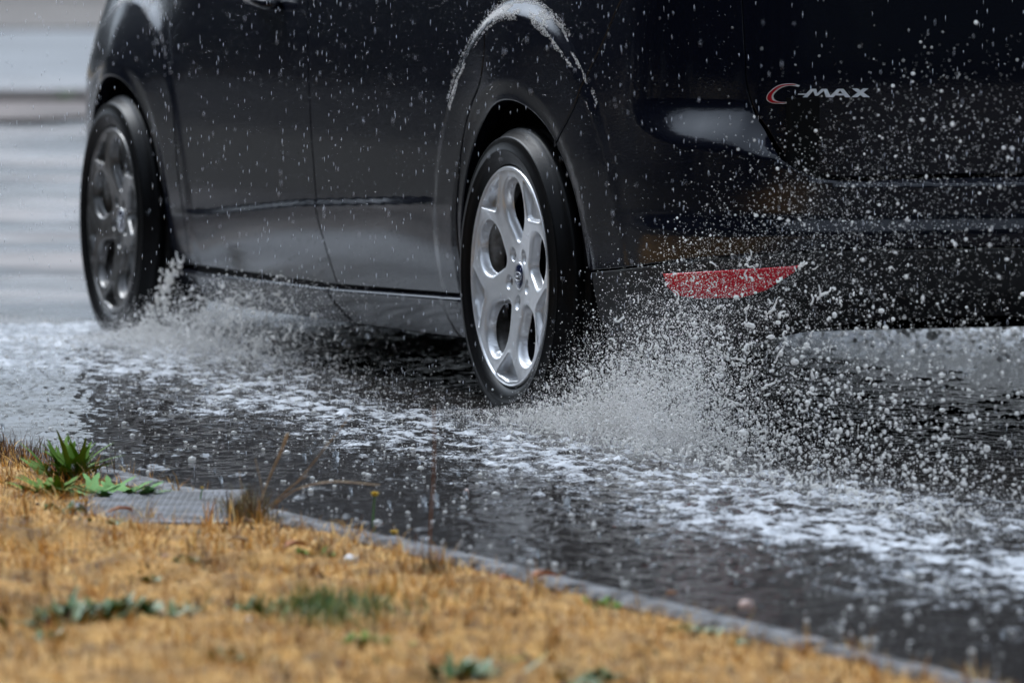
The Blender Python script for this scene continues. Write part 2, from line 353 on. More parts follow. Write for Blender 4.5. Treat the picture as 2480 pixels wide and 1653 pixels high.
# lettering on the tailgate
def bq(u, v): return (.957+(u-862)*.000415, .6885+(603-v)*.00035)
def badge_piece(name, pts, m, h, parent):
    q = np.array([bq(*p) for p in pts]); pos = P(q[:, 0], q[:, 1]); n = PN(q[:, 0], q[:, 1]); k = len(q); V = np.vstack([pos+n*.0012, pos+n*h]); F = [tuple(range(k, 2*k))]+[(i, (i+1) % k, k+(i+1) % k, k+i) for i in range(k)]
    a = V[k:]; area = sum(np.cross(a[i]-a[0], a[(i+1) % k]-a[0]) for i in range(k))
    if area@n[0] < 0: F = [f[::-1] for f in F]
    return obj(name, V, F, m, parent, False)
Co = smoothline([(1068, 498), (1040, 489), (995, 487), (940, 496), (890, 525), (861, 558), (858, 580), (882, 599), (935, 605), (995, 601), (1028, 578)], 4)
Ci = smoothline([(1012, 591), (975, 595), (930, 590), (905, 577), (902, 560), (925, 532), (965, 509), (1010, 500), (1060, 506)], 4)
tailgate = [o for o in car.children if o.name.startswith('tailgate')][0]
badge_piece('emblem_letter', Co+Ci, chrome, .0035, tailgate)
Ro = smoothline([(1045, 493), (995, 491), (942, 500), (895, 528), (866, 560), (864, 578), (884, 594), (935, 600), (985, 598)], 4)
Ri = smoothline([(975, 596), (925, 594), (896, 580), (892, 560), (917, 529), (962, 504), (1010, 496), (1040, 495)], 4)
badge_piece('emblem_inlay', Ro+Ri, badge_red, .0048, tailgate)
def stroke(a, b, w0, w1): return [(a[0]-w0, a[1]), (a[0]+w0, a[1]), (b[0]+w1, b[1]), (b[0]-w1, b[1])]
for nm, ps in (('emblem_dash', [[(1055, 552), (1058, 546), (1104, 546), (1100, 553)]]),
               ('emblem_letter', [stroke((1096, 567), (1140, 518), 13, 11), stroke((1146, 518), (1158, 556), 11, 7), stroke((1158, 558), (1198, 518), 8, 11), stroke((1204, 518), (1222, 567), 11, 12)]),
               ('emblem_letter', [stroke((1236, 567), (1283, 518), 12, 12), stroke((1290, 518), (1326, 567), 12, 14), [(1262, 556), (1268, 546), (1312, 546), (1318, 556)]]),
               ('emblem_letter', [stroke((1364, 516), (1428, 567), 15, 18), stroke((1424, 516), (1362, 567), 14, 16)])):
    parts = [badge_piece('tmp', p, chrome, .0035+.0002*i, None) for i, p in enumerate(ps)]
    V = []; F = []
    for p in parts:
        b = len(V); V += [tuple(v.co) for v in p.data.vertices]; F += [tuple(i+b for i in f.vertices) for f in p.data.polygons]; bpy.data.objects.remove(p)
    obj(nm, V, F, chrome, tailgate, False)
TGM[0] = False
# ------------------------------------------------------------------ upper body, underbody
def ring(z, inset, x0, x1, n=26):
    s_ = np.linspace(-3.05, SC, 120); p = P(s_, np.full_like(s_, 1.0)); xs = np.linspace(x0, x1, n)
    y = np.interp(xs, p[::-1, 0], p[::-1, 1])-inset; return [(x, max(yy, .02), z) for x, yy in zip(xs, y)]
def loft(name, rings, m, parent, close=True):
    V = []; F = []
    for r in rings:
        r = list(r)+[(x, -y, z) for x, y, z in r[::-1]]; V += r
    k = len(V)//len(rings)
    for i in range(len(rings)-1):
        for q in range(k): F.append((i*k+q, i*k+(q+1) % k, (i+1)*k+(q+1) % k, (i+1)*k+q))
    F.append(tuple((len(rings)-1)*k+q for q in range(k)))
    return obj(name, V, F, m, parent)
loft('cabin_glass', [ring(.99, .035, -.93, 2.5), ring(1.2, .07, -.85, 2.05), ring(1.46, .17, -.66, 1.45)], glass, car)
loft('roof', [ring(1.455, .16, -.68, 1.5), ring(1.52, .20, -.62, 1.35), ring(1.56, .33, -.5, 1.15), ring(1.575, .55, -.3, .9)], paint, car)
loft('bonnet', [[(2.3, .86, .985), (2.7, .85, .975), (3.1, .80, .95), (3.45, .62, .90), (3.7, .3, .86), (3.75, .02, .85)], [(2.35, .60, 1.06), (2.7, .58, 1.04), (3.1, .52, 1.0), (3.4, .4, .95), (3.6, .2, .91), (3.62, .02, .90)]], paint, car)
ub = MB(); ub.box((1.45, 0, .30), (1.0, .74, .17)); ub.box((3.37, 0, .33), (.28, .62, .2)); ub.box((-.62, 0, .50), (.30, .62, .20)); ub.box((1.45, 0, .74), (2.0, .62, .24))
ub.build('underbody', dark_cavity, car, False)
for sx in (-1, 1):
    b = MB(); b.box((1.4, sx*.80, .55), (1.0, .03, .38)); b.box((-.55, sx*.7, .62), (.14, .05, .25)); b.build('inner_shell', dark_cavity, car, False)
ax = MB(); ax.tube([(0, -.7, .26), (0, .7, .26)], .045, 10); ax.box((.05, 0, .30), (.2, .5, .06)); ax.build('rear_axle', black_plastic, car)
ex = MB(); ex.tube([(-.45, .12, .30), (-.9, .10, .285), (-1.0, .09, .262), (-1.05, .09, .255)], [.05, .045, .032, .032], 14); ex.build('exhaust_pipe', steel, car)
th = MB(); th.tube([(-.93, -.05, .27), (-.99, -.05, .238), (-1.0, -.10, .234), (-.94, -.13, .262)], .012, 8); th.build('towing_eye', black_plastic, car)
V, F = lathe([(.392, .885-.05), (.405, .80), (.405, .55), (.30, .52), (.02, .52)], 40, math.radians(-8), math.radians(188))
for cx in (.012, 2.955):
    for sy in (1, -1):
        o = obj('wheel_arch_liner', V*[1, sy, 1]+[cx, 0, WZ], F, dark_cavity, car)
# ------------------------------------------------------------------ wheels
def sd_cone(px_, py_, r1, r2, h):
    px_ = np.abs(px_); b = (r1-r2)/h; a = math.sqrt(1-b*b); k = -px_*b*1+py_*a*0
    k = px_*(-b)+py_*a
    d1 = np.hypot(px_, py_)-r1; d2 = np.hypot(px_, py_-h)-r2; d3 = px_*a+py_*b-r1
    return np.where(k < 0, d1, np.where(k > a*h, d2, d3))
def sd_poly(pts, X, Y):
    q = np.c_[X.ravel(), Y.ravel()]; p = np.array(pts, float); d = dist(p, q); return np.where(inside(p, q), -d, d).reshape(X.shape)
NT = 720; r_ = np.r_[np.arange(.026, .232, .0021), np.linspace(.2335, .2405, 5)]; th_ = np.arange(NT)*2*PI/NT
RRm, TT = np.meshgrid(r_, th_); ph = np.degrees(TT)
def sector(center):      # angle from the nearest of five axes
    a = (ph-center+36) % 72-36; return np.radians(a)
a_o = sector(15.); a_s = sector(51.)
so = sd_cone(RRm*np.sin(a_o), RRm*np.cos(a_o)-.0985, .0215, .0600, .0560)
tri = [(-.068, .2165), (-.058, .2205), (0, .2285), (.058, .2205), (.068, .2165), (.060, .2085), (.008, .1685), (0, .1665), (-.008, .1685), (-.060, .2085)]
sp = sd_poly(tri, RRm*np.sin(a_s), RRm*np.cos(a_s))
sb = np.hypot(RRm*np.sin(a_s), RRm*np.cos(a_s)-.0565)-.0148
d = .003+.018*(1-ss(.03, .215, RRm))+.004*(1-ss(.0, .07, RRm))
d = d+.006*np.exp(-np.maximum(so, 0)/.0035)*(RRm < .23)
d = d-.0045*np.exp(-np.maximum(sp, 0)/.007)
d = d+ss(.0012, -.004, sp)*(.013+.26*np.maximum(0, RRm-.168))
d = d+ss(.002, -.0055, sb)*.017
d = d+np.where(so < 0, np.minimum(-so*7, .017), 0)
d = np.where(RRm > .2325, .0035-.0055*np.sin(np.clip((RRm-.2325)/.008, 0, 1)*PI), d)
V = np.stack([-RRm*np.cos(TT), -d, RRm*np.sin(TT)], -1); nr = len(r_); idx = np.arange(NT*nr).reshape(NT, nr); i2 = np.roll(idx, -1, 0)
Q = np.stack([idx[:, :-1], idx[:, 1:], i2[:, 1:], i2[:, :-1]], -1).reshape(-1, 4)
sof = so.ravel(); Q = Q[(sof[Q] > -.0030).any(1)]
rim_me = mesh_np('rim', V.reshape(-1, 3), Q[:, ::-1], silver)
# check orientation: outward is +y
if rim_me.polygons[10].normal.y < 0: rim_me.flip_normals()
def lmesh(name, prof, m, n=128, closed=False):
    V, F = lathe(prof, n, closed=closed); me = mesh_np(name, V, F, m)
    return me
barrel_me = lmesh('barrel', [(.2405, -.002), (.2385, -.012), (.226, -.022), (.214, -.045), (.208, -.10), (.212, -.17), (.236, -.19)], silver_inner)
disc_me = lmesh('brake_disc', [(.02, -.070), (.075, -.070), (.078, -.088), (.142, -.088), (.142, -.110), (.078, -.110)], steel)
back_me = lmesh('spoke_shade_disc', [(.005, -.052), (.12, -.056), (.196, -.062), (.209, -.068)], dark_cavity, 48)  # dark disc added behind the spokes to stand in for shade in the openings
tp = [(.2385, -.009), (.243, -.003), (.250, .004), (.262, .0085), (.272, .0105), (.2735, .0118), (.2755, .0118), (.277, .0105), (.288, .009), (.299, .003), (.3005, .0042), (.3025, .0042), (.304, -.001), (.3115, -.012), (.3175, -.024)]
gr = []
for y0, y1 in ((-.024, -.050), (-.058, -.088), (-.096, -.126), (-.134, -.160)): gr += [(.3215, y0-.001), (.3235, y0-.008), (.3235, y1+.002), (.316, y1), (.316, y1-.006)]
tp += gr+[(.3215, -.168), (.314, -.180), (.295, -.196), (.262, -.200), (.238, -.188)]
tyre_me = lmesh('tyre', tp, rubber, 200)
# tread blocks: cross grooves cut by pulling thin rows in
cap_me = lmesh('centre_cap', [(.0001, .0045), (.012, .0042), (.024, .003), (.0285, .0012), (.0300, -.002), (.0305, -.01)], badge_blue, 48)
ring_me = lmesh('cap_ring', [(.0270, .0008), (.0290, .0032), (.0312, .0022), (.0318, -.006)], silver, 48)
def oval_ring():
    b = MB(); pts = [(-.0215*math.cos(t), .0048, .0092*math.sin(t)) for t in np.linspace(0, 2*PI, 33)]; b.tube(pts, .0007, 5)
    sq = [(.0155, .0052, -.003), (.012, .0052, .004), (.0095, .0052, -.0035), (.006, .0052, .001), (.003, .0052, -.0025), (0, .0052, .001), (-.004, .0052, -.002), (-.008, .0052, .0005), (-.012, .0052, .0045), (-.0135, .0052, -.003)]
    b.tube(sq, .0008, 5); return mesh_np('badge_oval', b.v, b.f, chrome)
oval_me = oval_ring()
bolt_me = lmesh('wheel_bolt', [(.0001, -.027), (.0072, -.027), (.0086, -.0285), (.0088, -.042)], bolt_mat, 6)
for x, sy, rot, steer in ((0, 1, 0, 0), (WB, 1, -3, -1.5), (0, -1, 20, 0), (WB, -1, 40, -1.5)):
    w = empty('wheel', (x+.02, sy*.884, WZ), 0, car); w.rotation_euler = (0, math.radians(rot), math.radians(steer)+(0 if sy > 0 else PI))
    for nm, me in (('tyre', tyre_me), ('rim', rim_me), ('barrel', barrel_me), ('brake_disc', disc_me), ('spoke_shade_disc', back_me)):
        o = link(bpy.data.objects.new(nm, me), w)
        if nm == 'rim' and x > 1: o.material_slots[0].link = 'OBJECT'; o.material_slots[0].material = silver_shaded
    for nm, me in (('centre_cap', cap_me), ('cap_ring', ring_me), ('badge_oval', oval_me)):
        o = link(bpy.data.objects.new(nm, me), w); o.location = (0, -.0245, 0)
    for k in range(5):
        a = math.radians(51+72*k); o = link(bpy.data.objects.new('wheel_bolt', bolt_me), w); o.location = (-.0565*math.cos(a), 0, .0565*math.sin(a))
# ------------------------------------------------------------------ setting
RA = math.radians(22); RF = np.array([-math.sin(RA), math.cos(RA)]); RL = np.array([-math.cos(RA), -math.sin(RA)])
def r2w(x, y): return CAR0[0]+x*RF[0]+y*RL[0], CAR0[1]+x*RF[1]+y*RL[1]
def w2r(X, Y): dx = X-CAR0[0]; dy = Y-CAR0[1]; return dx*RF[0]+dy*RF[1], dx*RL[0]+dy*RL[1]
KERB = 2.17                      # road-frame y of the kerb's water edge
def grid(x0, x1, y0, y1, dx, dy):
    xs = np.arange(x0, x1+dx*.5, dx); ys = np.arange(y0, y1+dy*.5, dy); X, Y = np.meshgrid(xs, ys); n, m = X.shape
    I = np.arange(n*m).reshape(n, m); return X, Y, np.stack([I[:-1, :-1], I[:-1, 1:], I[1:, 1:], I[1:, :-1]], -1).reshape(-1, 4)
# ground to the horizon
ground_m = mat('dry_ground', (.2, .13, .06), .95); noise_color(ground_m, (.13, .09, .045), (.34, .22, .09), .9, 8)
rad = [0, 40, 120, 400, 1200]; V = []; F = []
V.append((0, 20, -.12))
for r in rad[1:]: V += [(r*math.cos(a), 20+r*math.sin(a), -.12) for a in np.linspace(0, 2*PI, 48, endpoint=False)]
F += [(0, 1+k, 1+(k+1) % 48) for k in range(48)]
for q in range(len(rad)-2): F += [(1+q*48+k, 1+(q+1)*48+k, 1+(q+1)*48+(k+1) % 48, 1+q*48+(k+1) % 48) for k in range(48)]
tag(obj('ground', V, F, ground_m, None, False), kind='structure')
# asphalt under the water
asphalt = mat('asphalt', (.045, .043, .042), .6); noise_color(asphalt, (.03, .028, .027), (.062, .058, .055), 60, 6); bump(asphalt, 220, .6, .004)
def rquad(x0, x1, y0, y1, z): return [(*r2w(x0, y0), z), (*r2w(x1, y0), z), (*r2w(x1, y1), z), (*r2w(x0, y1), z)]
tag(obj('road', rquad(-90, 90, -30, KERB, -.03), [(3, 2, 1, 0)], asphalt, None, False), kind='structure')
# ---- the flood water: one finely rippled sheet where the photograph looks, coarser ones round it
water = mat('water', (.022, .020, .019), .05, 0, .5, ior=1.33)
N, L = nodes(water)
at = N.new('ShaderNodeAttribute'); at.attribute_name = 'foam'
tc = N.new('ShaderNodeTexCoord')
n1 = N.new('ShaderNodeTexNoise'); n1.inputs['Scale'].default_value = 140; n1.inputs['Detail'].default_value = 7; n1.inputs['Roughness'].default_value = .65
mpw = N.new('ShaderNodeMapping'); mpw.inputs['Scale'].default_value = (1, .38, 1); L.new(tc.outputs['Object'], mpw.inputs[0]); L.new(mpw.outputs[0], n1.inputs['Vector'])
m1 = N.new('ShaderNodeMath'); m1.operation = 'ADD'; L.new(n1.outputs[0], m1.inputs[0]); L.new(at.outputs['Fac'], m1.inputs[1])
rp = N.new('ShaderNodeMapRange'); rp.inputs['From Min'].default_value = .90; rp.inputs['From Max'].default_value = 1.38; L.new(m1.outputs[0], rp.inputs['Value'])
mx = N.new('ShaderNodeMix'); mx.data_type = 'RGBA'; mx.inputs['A'].default_value = (.024, .021, .0195, 1); mx.inputs['B'].default_value = (.50, .52, .55, 1)
L.new(rp.outputs[0], mx.inputs['Factor']); L.new(mx.outputs['Result'], bs(water).inputs['Base Color'])
rr = N.new('ShaderNodeMapRange'); rr.inputs['To Min'].default_value = .06; rr.inputs['To Max'].default_value = .55; L.new(rp.outputs[0], rr.inputs['Value']); L.new(rr.outputs[0], bs(water).inputs['Roughness'])
nb = N.new('ShaderNodeTexNoise'); nb.inputs['Scale'].default_value = 42; nb.inputs['Detail'].default_value = 4; L.new(tc.outputs['Object'], nb.inputs['Vector'])
bb = N.new('ShaderNodeBump'); bb.inputs['Strength'].default_value = .2; bb.inputs['Distance'].default_value = .006; L.new(nb.outputs[0], bb.inputs['Height']); L.new(bb.outputs[0], bs(water).inputs['Normal'])
water_far = mat('water_far', (.035, .031, .028), .12, 0, .5, ior=1.33)
noise_color(water_far, (.012, .012, .012), (.20, .17, .155), .9, 8, .38, .62, stretch=(.8, 1.2, 1)); bump(water_far, 9, .30, .03, 6, (.5, 1.3, 1))
def foam_glint_mask(X, Y):  # white foam, with sky reflected off ripples painted in alongside it
    x, y = w2r(X, Y)
    wob = (fbm(x*1.1, y*1.5, 31)-.5)*.35
    c = np.interp(x, [-6, -4, -2.5, -1, 0, .8, 1.6, 2.6, 4], [1.50, 1.46, 1.34, 1.28, 1.25, 1.22, 1.18, 1.1, 1.0])+wob
    h = np.interp(x, [-6, -3.5, -1.5, 0, 1, 2, 3, 5], [.62, .56, .48, .46, .50, .56, .66, .8])
    lane = np.exp(-((y-c)/h)**2*1.1)
    patch = fbm(x*2.2, y*5.0, 5, 4); fine = fbm(x*24, y*44, 9, 4)
    f = np.clip(lane*(.50+.45*(patch-.47)+1.25*(fine-.5)), 0, .74)
    foot = np.exp(-((y-1.02)/.16)**2)*ss(.15, -.3, x)*.35             # foot of the spray
    fr = np.exp(-((x-1.9)/1.0)**4-((y-1.15)/.5)**2)*(.50+.9*(fine-.5))   # patch thrown by the front wheel
    far = ss(.9, 2.4, x)*(.62+.9*(fine-.5)+.5*(patch-.5))  # wide bright area: foam plus sky reflection put into the colour
    base = .42*(fine-.25)+far*2*0
    fr = np.maximum(fr, far)
    return np.clip(np.maximum(np.maximum(f, fr), foot)+base*.5, 0, 1)
def ripple(X, Y, foam):
    x, y = w2r(X, Y)
    z = (fbm(X*9, Y*6, 3, 3)-.5)*.0055+(fbm(X*52, Y*26, 13, 3)-.5)*.0044
    return z*(.42+2.6*foam)+foam*(fbm(X*60, Y*40, 23, 2)-.4)*.009
X, Y, F = grid(-1.75, 1.35, 8.9, 17.4, .0062, .0145)
yr = w2r(X, Y)[1]; fo = foam_glint_mask(X, Y); Zw = ripple(X, Y, fo)
keep = (yr.ravel()[F] < KERB+.05).any(1)
# ring pits of falling drops
npit = 800; pxs = rng.uniform(-1.7, 1.3, npit); pys = rng.uniform(9, 17, npit); pr = rng.uniform(.008, .03, npit)
for a_, b_, c_ in zip(pxs, pys, pr):
    i0, i1 = int((b_-c_*1.6-8.9)/.0145), int((b_+c_*1.6-8.9)/.0145)+2; j0, j1 = int((a_-c_*1.6+1.75)/.0062), int((a_+c_*1.6+1.75)/.0062)+2
    i0 = max(i0, 0); j0 = max(j0, 0); sx = X[i0:i1, j0:j1]-a_; sy = Y[i0:i1, j0:j1]-b_; q = np.hypot(sx, sy)/c_
    Zw[i0:i1, j0:j1] += .0032*np.exp(-((q-1)/.22)**2)-.0015*np.exp(-(q/.7)**2)
_N, _L = nodes(water_far); _a = _N.new('ShaderNodeTexNoise'); _a.inputs['Scale'].default_value = .9; _a.inputs['Detail'].default_value = 6; _b = _N.new('ShaderNodeMapRange'); _b.inputs['From Min'].default_value = .42; _b.inputs['From Max'].default_value = .6; _b.inputs['To Min'].default_value = .07; _b.inputs['To Max'].default_value = .5
_c = _N.new('ShaderNodeTexCoord'); _L.new(_c.outputs['Object'], _a.inputs['Vector']); _L.new(_a.outputs[0], _b.inputs['Value']); _L.new(_b.outputs[0], bs(water_far).inputs['Roughness'])
w_o = obj('water', np.stack([X, Y, Zw], -1).reshape(-1, 3), F[keep], water); tag(w_o, kind='structure')
ca = w_o.data.attributes.new('foam', 'FLOAT', 'POINT'); ca.data.foreach_set('value', fo.ravel().astype(np.float32))
# outer sheets (lapping 3 mm below the fine one's edge)
def ofar(pts, z=-.006): return obj('water', [(x, y, z) for x, y in pts], [tuple(range(len(pts)))], water_far, None, False)
tag(obj('water', rquad(-90, 24, -30, KERB, -.016), [(3, 2, 1, 0)], water_far, None, False), kind='structure')
tag(ofar([(-24, 33.9), (30, 33.9), (30, 39.45), (-24, 39.45)], -.010), kind='structure')
X, Y, F = grid(-3.6, 2.6, 17.36, 34, .024, .06); yr = w2r(X, Y)[1]; keep = (yr.ravel()[F] < KERB+.4).any(1)
tag(obj('water', np.stack([X, Y, (fbm(X*2.2, Y*1.6, 51, 4)-.5)*.03-.002], -1).reshape(-1, 3), F[keep], water_far), kind='structure')
# ---- kerb stones: light concrete, flush with the flood
concrete = mat('concrete', (.34, .34, .35), .75, 0, .25); noise_color(concrete, (.02, .02, .021), (.20, .20, .205), 23, 9, .38, .64); bump(concrete, 160, .5, .004)
kerb = tag(empty('kerb', (*r2w(-4, KERB+.034), 0)), kind='structure'); kerb.rotation_euler = (0, 0, PI/2+RA)
kz = .004
for k in range(11):
    Lk = .914; b = MB(); x0 = -3.2+k*Lk; b.box((x0+Lk/2, 0, kz-.10), (Lk/2-.006, .031+rng.uniform(-.003, .003), .10+.002*rng.uniform(-1, 1)), 0, .010)
    b.build('kerb_stone', concrete, kerb, False)
# ---- verge of dry mown grass
SLC = (-.645, 11.83)
def slab_in(X, Y, m=0): x, y = X-SLC[0], Y-SLC[1]; return (np.abs(x)+.03*(fbm(X*9, Y*5, 88)-.5)*2 < .118+m) & (np.abs(y)+.10*(fbm(X*12, Y*3, 89)-.5)*2 < .22+m)
def verge_h(X, Y):
    x, y = w2r(X, Y); t = np.clip((y-KERB-.04)/.5, 0, 1)
    return -.008+.026*t+(fbm(X*5, Y*5, 41, 4)-.5)*.060*(.25+.75*t)+(fbm(X*22, Y*22, 44, 3)-.5)*.012-.034*slab_in(X, Y, -.008)
thatch = mat('thatch', (.3, .19, .08), .9)
noise_color(thatch, (.12, .06, .016), (.52, .28, .07), 14, 9, .3, .7); bump(thatch, 90, .8, .01)
X, Y, F = grid(-2.6, 2.2, 5.5, 15.0, .02, .03); yr = w2r(X, Y)[1]; keep = (yr.ravel()[F] > KERB+.05).all(1)
tag(obj('verge', np.stack([X, Y, verge_h(X, Y)], -1).reshape(-1, 3), F[keep], thatch), kind='structure')
dim_verge = mat('dimmed_grass', (.05, .045, .025), .9); noise_color(dim_verge, (.012, .011, .007), (.038, .031, .018), 3, 6)  # unseen outer verge, coloured dark so the paint mirrors dark
vb = obj('verge', [(*r2w(-90, KERB+.13), -.055), (*r2w(70, KERB+.13), -.055), (*r2w(70, 60), -.055), (*r2w(-90, 60), -.055)], [(3, 2, 1, 0)], dim_verge, None, False); tag(vb, kind='structure')
def blades(n, cx, cy, lmin, lmax, w, lean, curl, zf, seed=1, seg=3, flat=.5):
    """n curved blades rooted at cx, cy"""
    g = np.random.default_rng(seed); a = g.uniform(0, 2*PI, n); l = g.uniform(lmin, lmax, n); tilt = np.clip(g.normal(lean, flat, n), .05, 1.55)
    z0 = zf(cx, cy); V = np.zeros((n, seg*2+1, 3)); px_, py_, pz = cx.copy(), cy.copy(), z0-.004
    sa = a+PI/2; ww = w*g.uniform(.6, 1.3, n)
    for k in range(seg+1):
        f = 1-k/seg*.75
        if k < seg:
            V[:, 2*k] = np.stack([px_-np.cos(sa)*ww*f, py_-np.sin(sa)*ww*f, pz], -1); V[:, 2*k+1] = np.stack([px_+np.cos(sa)*ww*f, py_+np.sin(sa)*ww*f, pz], -1)
        else: V[:, 2*k] = np.stack([px_, py_, pz], -1)
        t = tilt+curl*k/seg*g.uniform(.3, 1.5, n); step = l/seg
        px_ = px_+np.cos(a)*np.sin(t)*step; py_ = py_+np.sin(a)*np.sin(t)*step; pz = np.maximum(pz+np.cos(t)*step, z0+.001)
        a = a+g.normal(0, .35, n); 
    base = (np.arange(n)*(2*seg+1))[:, None]; T = []
    for k in range(seg-1): T += [[2*k, 2*k+1, 2*k+3], [2*k, 2*k+3, 2*k+2]]
    T += [[2*seg-2, 2*seg-1, 2*seg]]
    return V.reshape(-1, 3), (base[:, None]+np.array(T)[None]).reshape(-1, 3)
straw = mat('straw', (.4, .25, .1), .75, 0, .3); island_color(straw, [(0, (.05, .025, .010)), (.16, (.30, .13, .025)), (.42, (.70, .40, .09)), (.75, (.93, .64, .21)), (1, (.98, .84, .50))])
# broad patches: bleached, orange and brown dead turf
N, L = nodes(straw); _tc = N.new('ShaderNodeTexCoord'); _n = N.new('ShaderNodeTexNoise'); _n.inputs['Scale'].default_value = 9; _n.inputs['Detail'].default_value = 6; _n.inputs['Roughness'].default_value = .7
_r = N.new('ShaderNodeValToRGB'); _e = _r.color_ramp.elements; _e[0].position = .38; _e[0].color = (.12, .08, .06, 1); _e[1].position = .66; _e[1].color = (1, .98, .95, 1); _q = _e.new(.47); _q.color = (.86, .72, .58, 1)
_m = N.new('ShaderNodeMix'); _m.data_type = 'RGBA'; _m.blend_type = 'MULTIPLY'; _m.inputs['Factor'].default_value = 1
L.new(_tc.outputs['Object'], _n.inputs['Vector']); L.new(_n.outputs[0], _r.inputs[0]); _src = bs(straw).inputs['Base Color'].links[0].from_socket; L.new(_src, _m.inputs['A']); L.new(_r.outputs[0], _m.inputs['B']); L.new(_m.outputs['Result'], bs(straw).inputs['Base Color'])
def scatter(n, seed, edge=KERB+.050):
    g = np.random.default_rng(seed); X = g.uniform(-1.7, 1.25, n*2); Y = g.uniform(8.3, 13.9, n*2); y = w2r(X, Y)[1]
    lim = edge-.030+.06*(fbm(X*7, Y*4, 77)-.5)*2; k = (y > lim) & ~slab_in(X, Y, .01); return X[k][:n], Y[k][:n]
gx, gy = scatter(62000, 3); V, F = blades(len(gx), gx, gy, .018, .045, .0011, 1.05, .5, verge_h, 5)
tag(obj('dry_grass', V, F, straw, None), 'matted dry golden grass covering the verge beside the kerb', None, None, 'stuff')
# brown clippings and scraps of dead leaf lying in the mat
gx, gy = scatter(1500, 18); kk = fbm(gx*4, gy*4, 61, 3) > .5; gx, gy = gx[kk], gy[kk]; clip_m = mat('clippings', (.1, .05, .02), .85); island_color(clip_m, [(0, (.03, .018, .010)), (.5, (.11, .05, .022)), (.8, (.22, .12, .05)), (1, (.07, .085, .03))])
V, F = blades(len(gx), gx, gy, .012, .035, .0042, 1.25, .3, lambda a, b: verge_h(a, b)+.010, 19); tag(obj('dead_clippings', V, F, clip_m), 'brown clippings and dead leaf scraps scattered over the dry grass', None, None, 'stuff')
# a few standing tufts in the mat
gx, gy = scatter(420, 8); X = np.repeat(gx, 12)+rng.normal(0, .008, len(gx)*12); Y = np.repeat(gy, 12)+rng.normal(0, .012, len(gx)*12)
V, F = blades(len(X), X, Y, .03, .07, .0015, .55, .8, verge_h, 6); tag(obj('standing_grass', V, F, straw), 'short standing tufts of straw-coloured grass through the verge', None, None, 'stuff')
# dark wet grass fringe at the far left corner
n = 900; tt = rng.uniform(0, 1, n); cx = -1.16+.36*tt+rng.normal(0, .02, n); cy = 13.25-.62*tt+rng.normal(0, .10, n)
dark_straw = mat('dark_straw', (.06, .04, .02), .8); island_color(dark_straw, [(0, (.02, .013, .008)), (.6, (.09, .045, .02)), (1, (.22, .11, .04))])
V, F = blades(n, cx, cy, .03, .07, .0013, .45, .6, verge_h, 9); tag(obj('dark_grass', V, F, dark_straw), 'dark brown wet grass fringe at the kerb in the far left corner', None, None, 'stuff')
# ---- slab with a fine grid texture set in the verge
cov = mat('cover_grey', (.17, .175, .19), .6, 0, .3); noise_color(cov, (.055, .05, .042), (.17, .172, .185), 14, 9)
slab = empty('drain_cover', (SLC[0], SLC[1], .0)); tag(slab, 'flat grey chequered drain cover sunk in the dry grass beside the leafy weeds', 'drain cover')
b = MB(); b.box((0, 0, -.012), (.150, .34, .018), 0, .003); b.build('cover_plate', cov, slab, False)
b = MB()
for i in range(22):
    for j in range(37): b.box((-.126+i*.012, -.274+j*.0152, .0062), (.0042, .0052, .0006), 0, .0004)
tag(b.build('tread_pattern', cov, slab, False), kind='stuff')
# ------------------------------------------------------------------ weeds, stalks and litter on the verge
leafm = mat('leaf_green', (.05, .10, .03), .75, 0, .2); island_color(leafm, [(0, (.035, .085, .010)), (.5, (.085, .17, .018)), (1, (.20, .30, .05))])
leafp = mat('leaf_pale', (.09, .17, .08), .75, 0, .2); island_color(leafp, [(0, (.06, .16, .035)), (.5, (.12, .27, .07)), (1, (.22, .38, .14))])
leafd = mat('leaf_dark', (.03, .06, .02), .5, 0, .5); island_color(leafd, [(0, (.018, .05, .003)), (.6, (.045, .115, .006)), (1, (.12, .22, .014))])
yel = mat('petal_yellow', (.75, .50, .02), .6)
stalkm = mat('dry_stalk', (.36, .25, .14), .8); noise_color(stalkm, (.22, .14, .07), (.50, .38, .24), 60, 3)
rust = mat('rust_stalk', (.20, .085, .035), .8)
def leaf(mb, root, az, tilt, length, width, curl=.6, lobes=0, seg=9, fold=.18):
    """a pointed leaf: midrib, raised sides, optional toothed edge"""
    p = np.array(root, float); t = tilt; L_ = length/seg; rows = []
    for k in range(seg+1):
        f = k/seg; w = width*(math.sin(PI*min(1, f**.8*.96+.04))**.7)*(1-.25*f)
        if lobes: w *= .62+.38*abs(math.sin(f*lobes*PI))
        sx, sy = math.cos(az+PI/2), math.sin(az+PI/2); up = np.array([-math.cos(az)*math.cos(t), -math.sin(az)*math.cos(t), math.sin(t)])*fold*w
        rows.append((p+np.array([sx, sy, 0])*w+up, p.copy(), p-np.array([sx, sy, 0])*w+up))
        p = p+np.array([math.cos(az)*math.sin(t), math.sin(az)*math.sin(t), math.cos(t)])*L_; t += curl/seg
    V = [q for r in rows for q in r]; F = []
    for k in range(seg):
        for c in (0, 1): F.append((3*k+c, 3*k+c+1, 3*k+c+4, 3*k+c+3))
    mb.add(V, F)
def vz(x, y): return float(verge_h(np.array([x]), np.array([y]))[0])
